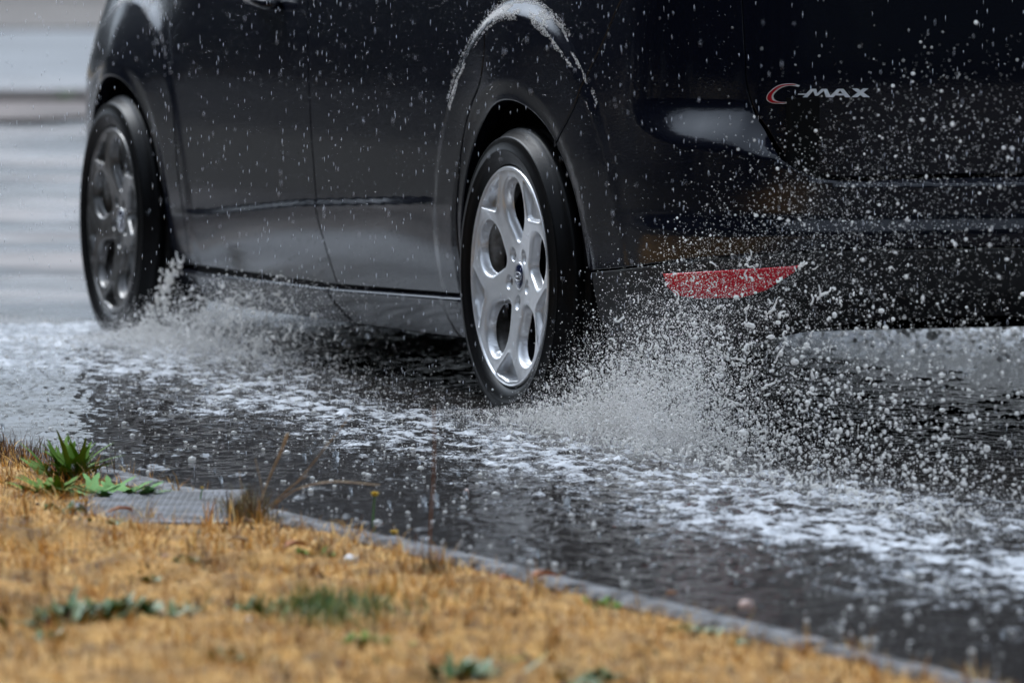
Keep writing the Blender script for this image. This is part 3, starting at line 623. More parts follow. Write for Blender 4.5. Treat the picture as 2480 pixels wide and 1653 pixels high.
def weed(name, label, x, y, n, lmin, lmax, w, tmin, tmax, m, lobes=0, curl=.6, seed=0, group=None, cat='weed', spread=.01):
    g = random.Random(seed); o = empty(name, (x, y, vz(x, y))); tag(o, label, cat, group)
    for k in range(n):
        b = MB(); a = 2.4*k+g.uniform(-.3, .3); ll = g.uniform(lmin, lmax)
        leaf(b, (g.gauss(0, spread), g.gauss(0, spread), -.004), a, g.uniform(tmin, tmax), ll, w*g.uniform(.75, 1.2), curl*g.uniform(.6, 1.4), lobes)
        b.build('leaf', m, o)
    return o
weed('tall_weed', 'upright rosette of long dark green leaves at the kerb, left of the drain cover', -.845, 12.52, 60, .055, .118, .0095, .15, 1.0, leafm, 5, .55, 2, spread=.016)
weed('flat_weed', 'low spreading rosette of pale toothed green leaves in front of the tall weed', -.74, 12.10, 70, .055, .105, .013, .95, 1.38, leafp, 6, .25, 3, spread=.028)
weed('flat_weed', 'low dark toothed leaves just left of the pale green rosette', -.865, 12.12, 34, .05, .085, .011, .9, 1.3, leafm, 6, .3, 4, spread=.02)
for i, (px_, py_, n, ll, sp, lab) in enumerate([
    (235, 1505, 62, .055, .038, 'broad patch of dark green leaves low in the grass near the left edge'),
    (165, 1505, 46, .045, .03, 'dark leafy clump at the left end of the broad green patch'),
    (310, 1505, 40, .045, .022, 'small dark green sprig at the right end of the broad green patch'),
    (610, 1480, 14, .035, .02, 'little dark green clump left of the bright green grass patch'),
    (430, 1470, 12, .03, .02, 'small grey-green tuft between the two leafy patches'),
    (755, 1330, 12, .03, .018, 'small green tuft beside the brown fallen leaf'),
    (140, 1225, 10, .03, .018, 'tiny green tuft against the left side of the drain cover'),
    (255, 1262, 12, .03, .02, 'short green tuft at the front corner of the drain cover'),
    (365, 1385, 10, .022, .018, 'tiny green tuft in the middle of the dry grass at left'),
    (1135, 1640, 22, .04, .03, 'green clump at the bottom edge right of centre'),
    (1410, 1640, 16, .03, .03, 'faint green clump at the bottom edge under the kerb bend'),
    (1680, 1490, 18, .025, .025, 'dark green weed growing out of the kerb beside the pink pebble'),
    (1780, 1520, 12, .022, .015, 'small green weed at the kerb right of the pink pebble'),
    (1460, 1430, 12, .03, .015, 'thin green sprig at the kerb left of the pink pebble'),
    (880, 1570, 14, .028, .022, 'faint green sprout low in the foreground grass'),
    (1240, 1600, 14, .026, .022, 'faint green sprout in the foreground right of the bottom clump'),
    (560, 1590, 12, .028, .02, 'dark sprout in the foreground grass below the leafy patches'),
    (100, 1545, 12, .028, .02, 'grey-green sprout near the bottom left edge'),
    (450, 1365, 10, .022, .02, 'dull green sprout above the yellow flower')]):
    gx_, gy_ = (px_-1240)/FPX*1, 0
    dd = (CAMZ-.02)*FPX/(py_+174.); weed('green_weed', lab, (px_-1240)/FPX*dd, dd, int(n*2.4), ll*(.8 if i in (0, 1, 2, 9, 10) else .5), ll*(1.35 if i in (0, 1, 2, 9, 10) else 1.15), .0095 if i in (0, 1, 2, 9, 10) else .0075, .6, 1.45, leafd if i not in (5, 14, 15, 13) else leafm, 4, .4, 20+i, 'green weeds in the dry verge', 'weed', sp)
# bright green grass patch
n = 900; cx = rng.normal(-.285, .06, n); cy = rng.normal(9.93, .09, n); grm = mat('fresh_grass', (.06, .13, .02), .6); island_color(grm, [(0, (.03, .07, .015)), (.6, (.07, .16, .025)), (1, (.17, .27, .06))])
V, F = blades(n, cx, cy, .02, .05, .0014, .5, .6, verge_h, 12); tag(obj('fresh_grass', V, F, grm), 'bright green grass patch in the foreground right of the leafy clumps', 'grass', None, None)
# brown-green tuft with dry stalks right of the cover
n = 420; tx, ty = -.475, 11.62
cx = rng.normal(tx, .022, n); cy = rng.normal(ty, .06, n); tm = mat('tuft', (.1, .08, .03), .8); island_color(tm, [(0, (.05, .022, .01)), (.35, (.12, .055, .02)), (.6, (.10, .095, .03)), (.85, (.20, .16, .06)), (1, (.33, .24, .11))])
tuft = empty('grass_tuft', (tx, ty, vz(tx, ty))); tag(tuft, 'brown-green grass tuft with dry stalks leaning right, between drain cover and water', 'grass tuft')
V, F = blades(n, cx, cy, .035, .085, .0012, .35, .7, verge_h, 14); V = V-np.array([tx, ty, vz(tx, ty)]); obj('blade_cluster', V, F, tm, tuft)['kind'] = 'stuff'
def wp(px_, py_, d): # point of the place that lies d metres ahead
    c, s_ = math.cos(PITCH), math.sin(PITCH); u = (px_-1240)/FPX; v = (826.5-py_)/FPX; k = d/(c+v*s_); return (u*k, d, CAMZ+(v*c-s_)*k)
def stalk(parent, pts, r0, r1, m, name='stalk'):
    b = MB(); P_ = catmull([np.array(p) for p in pts], 5); b.tube([p-np.array(parent.location) for p in P_], list(np.linspace(r0, r1, len(P_))), 5); return b.build(name, m, parent)
stalk(tuft, [wp(625, 1230, 11.6), wp(655, 1150, 11.6), wp(682, 1090, 11.58), wp(697, 1050, 11.55)], .0014, .0030, stalkm, 'seed_head')
stalk(tuft, [wp(640, 1235, 11.6), wp(720, 1165, 11.55), wp(790, 1080, 11.5), wp(850, 1005, 11.45)], .0013, .0009, stalkm)
stalk(tuft, [wp(660, 1225, 11.6), wp(730, 1180, 11.5), wp(800, 1166, 11.45), wp(920, 1174, 11.4)], .0013, .0012, stalkm)
stalk(tuft, [wp(640, 1230, 11.6), wp(632, 1170, 11.6), wp(618, 1110, 11.6)], .0011, .0007, stalkm)
stalk(tuft, [wp(655, 1235, 11.6), wp(690, 1190, 11.55), wp(745, 1150, 11.5)], .0014, .0008, stalkm)
stalk(tuft, [wp(600, 1235, 11.6), wp(585, 1180, 11.6), wp(580, 1140, 11.6)], .0011, .0007, stalkm)
st = empty('tall_stalk', wp(1040, 1385, 10.68)); tag(st, 'tall thin rust-brown stem standing at the kerb in front of the rear wheel', 'dry stem')
stalk(st, [wp(1040, 1390, 10.68), wp(1042, 1280, 10.66), wp(1050, 1150, 10.64), wp(1052, 1050, 10.62), wp(1050, 985, 10.6)], .0018, .0012, rust, 'stem')
n = 160; cx = rng.normal(-.125, .016, n); cy = rng.normal(10.66, .04, n); V, F = blades(n, cx, cy, .02, .05, .0012, .5, .7, verge_h, 15); obj('base_tuft', V-np.array(st.location), F, tm, st)['kind'] = 'stuff'
def flower(px_, py_, base_py, d, r, lab):
    x, y, z = wp(px_, base_py, d); o = empty('yellow_flower', (x, y, z)); tag(o, lab, 'flower', 'yellow flowers on the verge')
    stalk(o, [wp(px_-6, base_py, d), wp(px_-4, (py_+base_py)/2, d), wp(px_, py_, d)], .0016, .0013, leafp if base_py-py_ > 5 else leafd, 'stem')
    c = np.array(wp(px_, py_, d-.002))-np.array(o.location); b = MB()
    for ring_, cnt, tl in ((1, 14, 1.2), (.7, 10, .8), (.4, 6, .4)):
        for k in range(cnt): leaf(b, c, 2*PI*k/cnt+ring_, tl, r*ring_*1.15, r*.34, .3, 0, 3)
    V_, F_ = lathe([(.0001, .55), (.5, .45), (.85, .1), (.9, -.25), (.4, -.5)], 10); b.add([(c[0]+r*.8*p[0], c[1]+r*.8*p[2], c[2]+r*.8*p[1]) for p in V_], F_)
    b.build('blossom', yel, o)
flower(908, 1196, 1290, 11.55, .0085, 'yellow flower on a pale stem over the water right of the grass tuft')
flower(955, 1288, 1325, 11.3, .0080, 'yellow flower low at the kerb edge, right of the other one')
flower(468, 1436, 1448, 10.28, .0060, 'small yellow flower flat in the dry grass at left')
flower(357, 1428, 1440, 10.33, .0045, 'faint yellow flower just left of the brighter one in the grass')
flower(490, 1180, 1225, 11.95, .0040, 'tiny yellow-green bud on a stem behind the drain cover')
# litter, leaf, pebble
def lump(name, label, cat, px_, py_, z, size, m, seed=0, flat=.6):
    d_ = (CAMZ-z)*FPX/(py_+174.); x = (px_-1240)/FPX*d_; g = random.Random(seed)
    import bmesh
    bm = bmesh.new(); bmesh.ops.create_icosphere(bm, subdivisions=2, radius=1)
    for v in bm.verts:
        k = 1+.28*math.sin(v.co.x*3.1+seed)*math.cos(v.co.y*2.7+seed*2)+g.uniform(-.10, .10); v.co = Vector((v.co.x*size[0]*k, v.co.y*size[1]*k, max(v.co.z, -.6)*size[2]*k))
    me = bpy.data.meshes.new(name); bm.to_mesh(me); bm.free(); me.materials.append(m); o = link(bpy.data.objects.new(name, me)); o.location = (x, d_, z); tag(o, label, cat); return o
paperm = mat('paper_white', (.78, .79, .80), .6); pink = mat('pebble_pink', (.52, .36, .32), .55); noise_color(pink, (.42, .27, .24), (.62, .47, .42), 90, 4)
lump('paper_scrap', 'white crumpled scrap of paper on the dry grass near the kerb', 'litter', 850, 1358, .022, (.0115, .012, .008), paperm, 3)
lump('pale_pebble', 'pale pebble lying in the dry grass left of the paper scrap', 'pebble', 400, 1352, .018, (.009, .010, .006), pink, 5)
lump('pale_pebble', 'small pale pebble in the grass between the two green patches', 'pebble', 596, 1507, .016, (.006, .007, .005), paperm, 6)
lump('kerb_pebble', 'pinkish lump of stone lying on the kerb edge at right', 'stone', 1812, 1470, .024, (.0125, .012, .010), pink, 7)
lump('kerb_pebble', 'small brown pebble on the kerb left of the pinkish stone', 'stone', 1628, 1440, .016, (.008, .008, .005), rust, 8)
lump('kerb_pebble', 'tiny pale pebble breaking the water surface in front of the rear wheel', 'stone', 1130, 1191, .004, (.0045, .006, .005), yel if False else pink, 9)
redleaf = mat('dead_leaf', (.33, .10, .03), .7); noise_color(redleaf, (.22, .06, .02), (.45, .17, .05), 90, 3)
for i, (px_, py_, ll, az, lab) in enumerate([(690, 1322, .055, .3, 'curled orange-brown leaf on the dry grass left of the paper scrap'), (600, 1310, .05, 2.6, 'pale tan dead leaf on the grass left of the orange-brown one'),
        (1210, 1402, .035, .4, 'reddish dead leaf on the grass edge against the kerb'), (1290, 1395, .05, .1, 'brown dead leaf pile lying over the kerb edge'), (320, 1235, .05, 2.9, 'brown dead leaf at the left edge of the drain cover'), (860, 1350, .03, 1.2, 'thin straw leaf beside the paper scrap')]):
    d_ = (CAMZ-.03)*FPX/(py_+174.); b = MB()
    for q in range(2): leaf(b, (0, 0, .002*q), az+q*.5, 1.25, ll, ll*.2, .9, 3, 8, .5)
    o = b.build('dead_leaf', redleaf if i not in (1, 5) else stalkm); o.location = ((px_-1240)/FPX*d_, d_, .026); tag(o, lab, 'leaf', 'dead leaves on the verge')
# ------------------------------------------------------------------ across the road
pave = mat('pavement', (.3, .3, .3), .7, 0, .3); noise_color(pave, (.12, .12, .122), (.26, .26, .265), 2, 7)
farroad = mat('far_road', (.06, .062, .065), .42, 0, .4); noise_color(farroad, (.05, .052, .055), (.11, .113, .12), .6, 5); bump(farroad, 6, .25, .03)
soil = mat('soil', (.11, .095, .085), .9); noise_color(soil, (.08, .07, .062), (.16, .14, .125), 1.2, 6)
darkk = mat('kerb_dark', (.19, .165, .15), .7)
fk = empty('kerb', (0, 39.5, 0)); tag(fk, kind='structure')
for k in range(34):
    b = MB(); b.box((-15.5+k*.914, 0, .02), (.453, .08, .06), 0, .03); b.build('kerb_stone', darkk, fk, False)
def box_s(name, c, h, m): b = MB(); b.box(c, h); return tag(b.build(name, m, None, False), kind='structure')
silt = mat('silt', (.1, .08, .07), .7, 0, .25); noise_color(silt, (.055, .045, .04), (.17, .135, .12), 1.5, 7)
xs = np.arange(-9, 9.1, .3); V = [(x, 39.42, .012) for x in xs]+[(x, 35.2+1.6*float(fbm(np.array([x*.6]), np.array([3.]), 91, 3)[0]), .012) for x in xs]; q = len(xs)
tag(obj('gutter_silt', V, [(i+q, i+1+q, i+1, i) for i in range(q-1)], silt, None, False), kind='structure')
box_s('pavement', (0, 41.3, -.02), (30, 1.715, .095), pave)
box_s('road', (0, 53, -.03), (40, 9.97, .10), farroad)
box_s('verge', (0, 78, -.02), (60, 15.0, .11), soil)
o = weed('kerb_weed', 'blurred yellow-green weed tuft on the far pavement edge at top left', -3.25, 39.62, 30, .07, .15, .009, .2, 1.2, grm, 0, .5, 77, spread=.045); o.location.z = .10
o = weed('kerb_weed', 'small blurred tuft at the far kerb beside the car, right of the larger one', -2.68, 39.35, 12, .04, .10, .008, .2, 1.0, grm, 0, .5, 78, spread=.03); o.location.z = .03
# ---- unseen trees added behind and beside the photographer to darken what the paint mirrors
tree_leaf = mat('tree_leaf', (.035, .055, .02), .6); island_color(tree_leaf, [(0, (.008, .014, .006)), (.6, (.018, .028, .012)), (1, (.035, .045, .02))])
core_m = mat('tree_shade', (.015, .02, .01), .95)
cen = []
for x in np.arange(-34, 95, 3.4): cen.append((*r2w(x, 12.5+rng.uniform(-.8, .8)), rng.uniform(3.2, 4.4), rng.uniform(8.5, 11)))
for a in np.linspace(-158, -20, 22): cen.append((34*math.cos(math.radians(a)), 2+34*math.sin(math.radians(a)), rng.uniform(4.2, 5.5), rng.uniform(13, 17)))
V = []; F = []; CV = MB()
for x, y, r, h in cen:
    m = 520; u = rng.normal(size=(m, 3)); u /= np.linalg.norm(u, axis=1)[:, None]; rr_ = rng.uniform(.75, 1.1, m)[:, None]; c = u*rr_*[r, r, h*.5]+[x, y, h*.52]; c = c[c[:, 2] > .2]
    m = len(c); a = rng.normal(size=(m, 3)); a /= np.linalg.norm(a, axis=1)[:, None]; b_ = np.cross(a, rng.normal(size=(m, 3))); b_ /= np.linalg.norm(b_, axis=1)[:, None]; s_ = rng.uniform(.22, .6, m)[:, None]
    q = np.stack([c-a*s_, c-b_*s_*.6, c+a*s_, c+b_*s_*.6], 1).reshape(-1, 3); k0 = sum(len(v) for v in V); V.append(q); F.append(np.arange(4*m).reshape(m, 4)+k0)
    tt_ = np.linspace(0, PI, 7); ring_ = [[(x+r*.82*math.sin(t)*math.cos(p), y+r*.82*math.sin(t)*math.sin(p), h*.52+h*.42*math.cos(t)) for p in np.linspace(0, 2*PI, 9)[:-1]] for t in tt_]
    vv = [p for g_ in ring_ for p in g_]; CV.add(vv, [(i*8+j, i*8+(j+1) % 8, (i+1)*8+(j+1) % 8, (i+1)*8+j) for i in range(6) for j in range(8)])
k_near = len(cen)
V2 = []; F2 = []; n2 = 0
for x in np.arange(-44, 44, 3.1):      # broken line of trees far beyond the road
    if rng.uniform() < .14: continue
    r, h = rng.uniform(1.9, 3.6), rng.uniform(7, 16); yy = 97+rng.uniform(-2, 3); m = 420
    u = rng.normal(size=(m, 3)); u /= np.linalg.norm(u, axis=1)[:, None]; c = u*rng.uniform(.3, 1.1, m)[:, None]*[r, r, h*.5]+[x, yy, h*.53]; c = c[c[:, 2] > .2]; m = len(c)
    a = rng.normal(size=(m, 3)); a /= np.linalg.norm(a, axis=1)[:, None]; b_ = np.cross(a, rng.normal(size=(m, 3))); b_ /= np.linalg.norm(b_, axis=1)[:, None]; s_ = rng.uniform(.25, .6, m)[:, None]
    V2.append(np.stack([c-a*s_, c-b_*s_*.6, c+a*s_, c+b_*s_*.6], 1).reshape(-1, 3)); F2.append(np.arange(4*m).reshape(m, 4)+n2); n2 += 4*m
tag(obj('distant_trees', np.vstack(V2), np.vstack(F2), tree_leaf, None, False), 'broken line of dark trees far beyond the wet road', 'trees', None, 'stuff')
wd = tag(empty('reflection_trees', (0, 0, 0)), 'unseen belt of dark trees added behind and left of the photographer for dark reflections', 'trees', None, 'stuff')
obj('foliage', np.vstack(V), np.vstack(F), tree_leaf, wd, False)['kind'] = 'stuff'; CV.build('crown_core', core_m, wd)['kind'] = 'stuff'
# ------------------------------------------------------------------ spray, foam and rain
def wet_mat(name, col, rough, tl, tr):
    m = mat(name, col, rough, 0, .6, trans=tr, ior=1.33); N, L = nodes(m); t = N.new('ShaderNodeBsdfTranslucent'); t.inputs[0].default_value = (*col, 1)
    mx_ = N.new('ShaderNodeMixShader'); mx_.inputs[0].default_value = tl; L.new(bs(m).outputs[0], mx_.inputs[1]); L.new(t.outputs[0], mx_.inputs[2]); L.new(mx_.outputs[0], N['Material Output'].inputs[0]); return m
drop_m = wet_mat('drop_water', (1.0, .99, .97), .06, .32, .42)
clear_m = mat('clear_water', (.8, .84, .88), .08, 0, .6, trans=.75, ior=1.33)
froth = wet_mat('froth', (.92, .91, .89), .25, .42, .12)
mist_m = wet_mat('mist_water', (.97, .96, .95), .3, .45, 0)
import bmesh
def ico(sub):
    bm = bmesh.new(); bmesh.ops.create_icosphere(bm, subdivisions=sub, radius=1); V = np.array([v.co[:] for v in bm.verts]); F = np.array([[v.index for v in f.verts] for f in bm.faces]); bm.free(); return V, F
OCT = (np.array([(1, 0, 0), (-1, 0, 0), (0, 1, 0), (0, -1, 0), (0, 0, 1), (0, 0, -1)], float), np.array([(0, 2, 4), (2, 1, 4), (1, 3, 4), (3, 0, 4), (2, 0, 5), (1, 2, 5), (3, 1, 5), (0, 3, 5)]))
ICO1, ICO2 = ico(1), ico(2)
def drops(name, C_, R, base, m, parent=None, squash=None):
    V0, F0 = base; n = len(C_)
    if np.ndim(R) == 1: R = np.repeat(R[:, None], 3, 1)
    V = (C_[:, None, :]+V0[None]*R[:, None, :]).reshape(-1, 3); F = (F0[None]+(np.arange(n)*len(V0))[:, None, None]).reshape(-1, 3)
    return obj(name, V, F, m, parent)
def c2w(p):
    return np.stack([CAR0[0]+p[:, 0]*FW[0]+p[:, 1]*LF[0], CAR0[1]+p[:, 0]*FW[1]+p[:, 1]*LF[1], p[:, 2]], -1)
def throw(n, x0, y0, vmax, seed, back=9.0, tmax=.30, tpow=1.0, yw=.10, out=.5, zexp=1.6, tpk=None):
    """ballistic drops shed along the wheel track; positions at one instant"""
    g = np.random.default_rng(seed); t = g.uniform(0, 1, n)**tpow*tmax
    vz = vmax*g.uniform(0, 1, n)**zexp; vy = g.normal(.15, 1, n)*out; kb = back*g.uniform(.72, 1.05, n)
    x = x0-kb*t; y = y0+g.uniform(-yw, yw, n)+vy*t; z = .01+vz*t-4.905*t*t
    k = z > 0; return np.c_[x, y, z][k]
YW = .90
sp = []
big = throw(18000, -.30, YW, 4.4, 1, zexp=1.4, tpow=.8, yw=.13); g = np.random.default_rng(11)
tip = throw(3600, -.28, YW, 4.1, 2, zexp=1.2, tpow=.9, tmax=.34, yw=.12)
A = np.vstack([big, tip]); R = np.exp(g.normal(math.log(.00092), .58, len(A))); R = np.clip(R*np.clip(1.15-1.1*A[:, 2]/.6, .5, 1.2)*np.clip(.55+.45*-A[:, 0], .6, 1.5), .0005, .0037); W = c2w(A)
k = R > .0021; RR3 = np.repeat(R[:, None], 3, 1)*g.uniform(.8, 1.25, (len(R), 3))
spray = empty('wheel_spray', (*c2w(np.array([[-.3, YW, 0.]]))[0][:2], 0)); tag(spray, 'burst of white water drops thrown up behind the rear wheel', 'spray', None, 'stuff')
off_ = np.array(spray.location)
for nm, C_, R_, B_, m_ in (('large_drops', W[k], RR3[k], ICO2, drop_m), ('small_drops', W[~k], RR3[~k], ICO1, drop_m)): drops(nm, C_-off_, R_, B_, m_, spray)['kind'] = 'stuff'
def jets(nj, per, x0, y0, seed, vlo, vhi, t0, t1, out=.35, spread=.09):
    """separate jets torn off the tyre: each a fan of drops sharing one launch"""
    g = np.random.default_rng(seed); o_ = []
    for j in range(nj):
        v = g.uniform(vlo, vhi)*g.uniform(.5, 1); vy = g.normal(.1, out); kb = 9*g.uniform(.78, 1.02); tb = g.uniform(t0, t1); m = int(per*g.uniform(.4, 1.6)); f = g.uniform(0, 1, m)**1.3
        t = tb+g.normal(0, .0035, m)+f*g.normal(0, .008); vz = v*f*(1+g.normal(0, .05, m)); w_ = spread*.10*(.3+f)
        p = np.c_[x0-kb*t+g.normal(0, w_*.6, m), y0+g.uniform(-.02, .02, m)+vy*t+g.normal(0, w_*.6, m)+g.uniform(-.08, .08), .004+vz*t-4.9*t*t*f]; o_.append(p[p[:, 2] > 0])
    return np.vstack(o_)
jf = jets(120, 230, -.30, YW+.03, 51, 2.2, 4.8, .025, .12)
drops('jet_drops', c2w(jf)-off_, np.clip(np.exp(np.random.default_rng(52).normal(math.log(.00095), .5, len(jf))), .0005, .0034), OCT, mist_m, spray)['kind'] = 'stuff'
bg_ = throw(650, -.35, YW+.03, 2.8, 53, zexp=1.2, tpow=.8, tmax=.27, yw=.14); gb = np.random.default_rng(54); Rb = np.clip(np.exp(gb.normal(math.log(.0024), .42, len(bg_))), .002, .0085)[:, None]*gb.uniform(.75, 1.3, (len(bg_), 3))
drops('large_drops', c2w(bg_)-off_, Rb, ICO2, drop_m, spray)['kind'] = 'stuff'
fine = np.vstack([throw(30000, -.30, YW+.02, 3.8, 3, zexp=1.8, tpow=.9, tmax=.15, yw=.12, out=.35), throw(18000, -.30, YW, 4.1, 4, zexp=1.3, tmax=.30, yw=.15), throw(12000, -.05, YW+.10, 1.0, 14, zexp=1.3, tmax=.3, yw=.12, out=.6)])
drops('fine_drops', c2w(fine)-off_, np.random.default_rng(5).uniform(.0003, .0010, len(fine)), OCT, mist_m, spray)['kind'] = 'stuff'
# torn strings and sheets of water: chains of balls fused by a voxel remesh
def strings(name, seeds, parent, off0, m, seed, voxel=.0026, rs=(.0018, .0045), ln=(6, 26), up=.8, wide=.5):
    g = np.random.default_rng(seed); C_ = []; R_ = []
    for p in seeds:
        k = int(g.uniform(*ln)); r = g.uniform(*rs); d_ = np.array([g.normal(-.1, wide), g.normal(0, wide*.7), abs(g.normal(up, .4))]); d_ /= np.linalg.norm(d_); q = p.copy()
        for i in range(k):
            C_.append(q.copy()); rr_ = r*g.uniform(.6, 1.35)*(1.25-.7*i/k); R_.append(rr_)
            d_ = d_+g.normal(0, .38, 3); d_ /= np.linalg.norm(d_); q = q+d_*rr_*.9; q[2] = max(q[2], .002)
            if g.uniform() < .06: d_ = -d_*[1, 1, -1]
    W_ = c2w(np.array(C_))-off0; o = drops(name, W_, np.array(R_), ICO1, m, parent); o['kind'] = 'stuff'
    md = o.modifiers.new('fuse', 'REMESH'); md.mode = 'VOXEL'; md.voxel_size = voxel; md.use_smooth_shade = True; return o
g = np.random.default_rng(21)
sd_ = throw(900, -.34, YW+.02, 3.6, 22, zexp=1.7, tpow=.8, tmax=.17, yw=.10)
sd2 = np.c_[g.uniform(-2.9, -.35, 330), 0*g.uniform(size=330), g.uniform(0, .03, 330)]; sd2[:, 1] = YW+.16+.03*g.normal(size=330)+(-.02*sd2[:, 0])
strings('torn_water', np.vstack([sd_, sd2]), spray, off_, froth, 23, .0016, (.0009, .0026), (4, 22))
# front wheel
fs = empty('wheel_spray', (*c2w(np.array([[2.4, YW, 0.]]))[0][:2], 0)); tag(fs, 'blurred splash of foamy water behind the front wheel, below the sill', 'spray', None, 'stuff'); of = np.array(fs.location)
A = np.vstack([throw(4200, 2.66, YW, 2.3, 31, zexp=1.5, tmax=.15, yw=.12), throw(2500, 2.70, YW+.15, 1.0, 32, zexp=1.4, tmax=.25, yw=.2, out=1.0)])
R = np.clip(np.exp(g.normal(math.log(.0015), .55, len(A))), .0007, .006); drops('large_drops', c2w(A)-of, R, ICO1, drop_m, fs)['kind'] = 'stuff'
A = throw(26000, 2.66, YW+.03, 2.1, 33, zexp=1.6, tmax=.2, yw=.16); drops('fine_drops', c2w(A)-of, np.random.default_rng(6).uniform(.0005, .0014, len(A)), OCT, mist_m, fs)['kind'] = 'stuff'
strings('torn_water', throw(560, 2.66, YW, 2.0, 34, zexp=1.5, tmax=.15, yw=.10), fs, of, froth, 35, .0028, (.0011, .0032), (6, 24))
arcp = [np.array([2.59-.02*math.sin(t*3)+.16*t*0+(-.28*(1-t)**1.6)*0-.30*t**.8, YW+.02, .015+.20*t**.75]) for t in np.linspace(0, 1, 60)]
strings('water_sheet', [p+g.normal(0, .010, 3) for p in arcp for _ in range(4)], fs, of, froth, 36, .0026, (.0010, .0030), (4, 14))
# spray thrown out on the far side of the car
ff = empty('wheel_spray', (*c2w(np.array([[2.2, -1.0, 0.]]))[0][:2], 0)); tag(ff, 'white spray and foam seen under the car, beyond the sill', 'spray', None, 'stuff'); o3 = np.array(ff.location)
A = np.vstack([throw(6000, 2.7, -1.0, 3.2, 41, zexp=1.2, tmax=.24, yw=.25, out=-.9), throw(5200, -.2, -1.0, 4.0, 42, zexp=1.3, tmax=.24, yw=.25, out=-.9)])
R = np.clip(np.exp(g.normal(math.log(.0042), .5, len(A))), .0015, .014); drops('large_drops', c2w(A)-o3, R, ICO1, froth, ff)['kind'] = 'stuff'
# skipping drops and bubbles low over the water
n = 15000; xr = rng.uniform(-5, 4.5, n); yr_ = 1.08+rng.normal(0, .27, n); X, Y = r2w(xr, yr_); k = (yr_ < KERB-.02) & (yr_ > .75); z = rng.exponential(.010, n)+.002
C_ = np.c_[X, Y, z][k]; R = np.clip(np.exp(rng.normal(math.log(.0010), .45, len(C_))), .0005, .004)
bub = drops('surface_drops', C_, R, OCT, drop_m); tag(bub, 'drops and bubbles skipping over the rain-beaten water beside the car', None, None, 'stuff')
n = 2600; xr = rng.uniform(-5, 4.5, n); yr_ = rng.uniform(1.1, KERB-.03, n); X, Y = r2w(xr, yr_); C_ = np.c_[X, Y, rng.uniform(0, .004, n)]; rr_ = np.clip(np.exp(rng.normal(math.log(.0015), .6, n)), .0006, .0075)
R = np.c_[rr_*1.3, rr_*1.9, rr_*.8]; tag(drops('foam_bubbles', C_, R, ICO1, froth), 'small foam bubbles floating on the flood water along the kerb', None, None, 'stuff')
# crowns where raindrops hit
mb = MB()
for i in range(90):
    if i < 6: x, y = [(-.16, 11.95), (.10, 11.9), (.23, 11.85), (-.35, 13.0), (.04, 10.95), (-.14, 12.0)][i]; r = rng.uniform(.006, .009)
    else:
        xr_, yy = rng.uniform(-4.8, 4), rng.uniform(1.2, KERB-.05); x, y = r2w(xr_, yy); r = rng.uniform(.002, .005)
    h = r*rng.uniform(1.0, 2.2); nn = 12; V = []; F = []
    for lv, (kr, kz_) in enumerate(((.75, 0), (.85, .4), (1.0, .75))):
        for q in range(nn): a = 2*PI*q/nn; V.append((x+r*kr*math.cos(a), y+r*kr*math.sin(a), h*kz_+(h*.35*(q % 3 == 0) if lv == 2 else 0)))
    for lv in range(2):
        for q in range(nn): F.append((lv*nn+q, lv*nn+(q+1) % nn, (lv+1)*nn+(q+1) % nn, (lv+1)*nn+q))
    mb.add(V, F)
    for q in range(0, nn, 3): a = 2*PI*q/nn; mb.add(OCT[0]*r*.14+np.array([x+r*1.1*math.cos(a), y+r*1.1*math.sin(a), h*1.3]), OCT[1])
tag(mb.build('rain_splashes', clear_m), 'tiny crown splashes where raindrops hit the water', None, None, 'stuff')
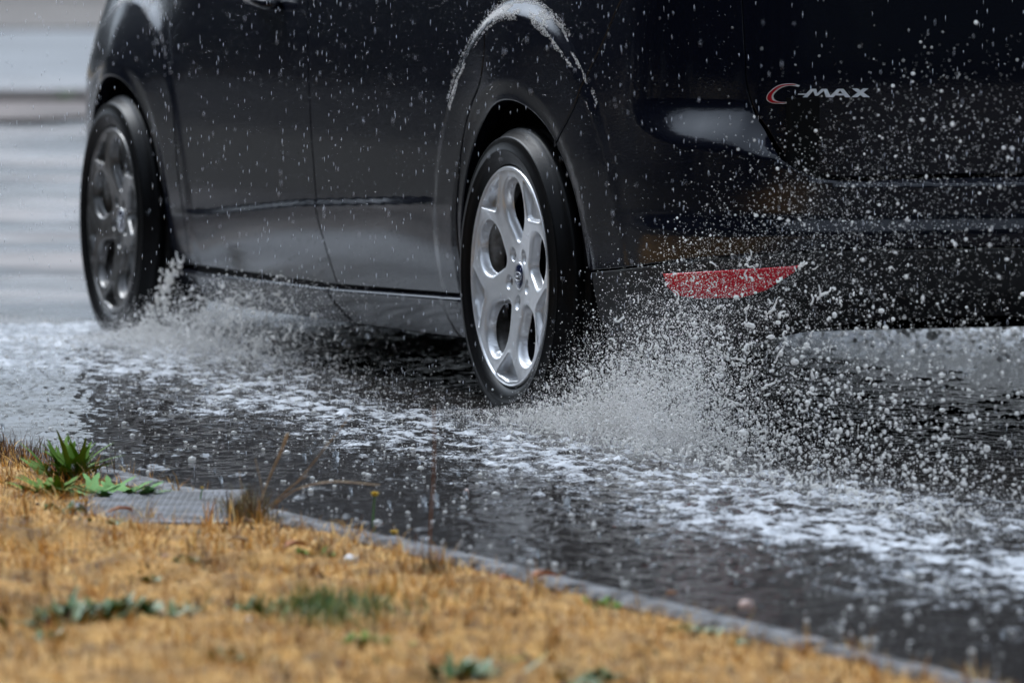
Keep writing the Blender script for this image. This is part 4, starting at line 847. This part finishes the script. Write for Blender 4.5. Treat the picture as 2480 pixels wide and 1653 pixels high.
# falling rain
n = 3200; Y = rng.uniform(10.8, 17, n); X = rng.uniform(-1.35, 1.35, n)*Y/13; Z = rng.uniform(0, 1.5, n); C_ = np.c_[X, Y, Z]
Y2 = rng.uniform(12.2, 14.4, 2300); C2 = np.c_[rng.uniform(-1.35, 1.35, 2300)*Y2/13, Y2, rng.uniform(0, 1.3, 2300)]; C_ = np.vstack([C_, C2]); n = len(C_)
L_ = rng.uniform(.003, .0075, n); R = np.c_[np.full(n, .00042)*rng.uniform(.7, 1.5, n), np.full(n, .0005), L_]
xc = (C_[:, 0]-CAR0[0])*FW[0]+(C_[:, 1]-CAR0[1])*FW[1]; yc = (C_[:, 0]-CAR0[0])*LF[0]+(C_[:, 1]-CAR0[1])*LF[1]
k = ~((np.abs(yc) < .95) & (xc > -1.1) & (xc < 3.9)); rain_m = wet_mat('rain_water', (.9, .93, 1.0), .2, .4, .1)
tag(drops('rain', C_[k], R[k], OCT, rain_m), 'falling raindrops all through the air', None, None, 'stuff')
# beads of rain standing on the paint
n = 9000; bs_ = rng.uniform(-3.2, 1.6, n); bz = rng.uniform(.2, .98, n); k = (np.hypot(bs_+.012, bz-WZ) > .40) & (np.hypot(bs_+2.945, bz-WZ) > .39); bs_, bz = bs_[k], bz[k]
pp = P(bs_, bz); tgm = bs_ > 1.0; k = ~((bs_ > .86) & (bs_ < 1.1)); pp = pp[k]; tb = (bs_[k] > 1.0) & (bz[k] > .56); r_b = np.clip(np.exp(rng.normal(math.log(.00085), .4, len(pp))), .0004, .002)
drops('beads_and_glints', pp[~tb], r_b[~tb], OCT, clear_m, car)['kind'] = 'stuff'
# white water beads standing in for the sky reflection along the shoulders over the wheels
for cs, cnt in ((-.02, 15000), (-(WB+.01), 4500)):
    a_ = rng.uniform(math.radians(38), math.radians(140), cnt); rr_ = .583+rng.normal(0, .0135, cnt)
    bs_ = cs-rr_*np.cos(a_)/np.where(np.cos(a_) > 0, 1.1, 1.0)*-1*-1; bz = WZ+rr_*np.sin(a_); st = fbm(a_*7, rr_*90, 71, 4)-.10*np.abs(np.degrees(a_)-88)/50
    k = (st > .44) & (bz < .99) & (np.abs(rr_-.583) < .028); pp = P(bs_[k], bz[k])
    drops('beads_and_glints', pp, np.clip(np.exp(rng.normal(math.log(.00095), .35, len(pp))), .0005, .002), OCT, mist_m, car)['kind'] = 'stuff'
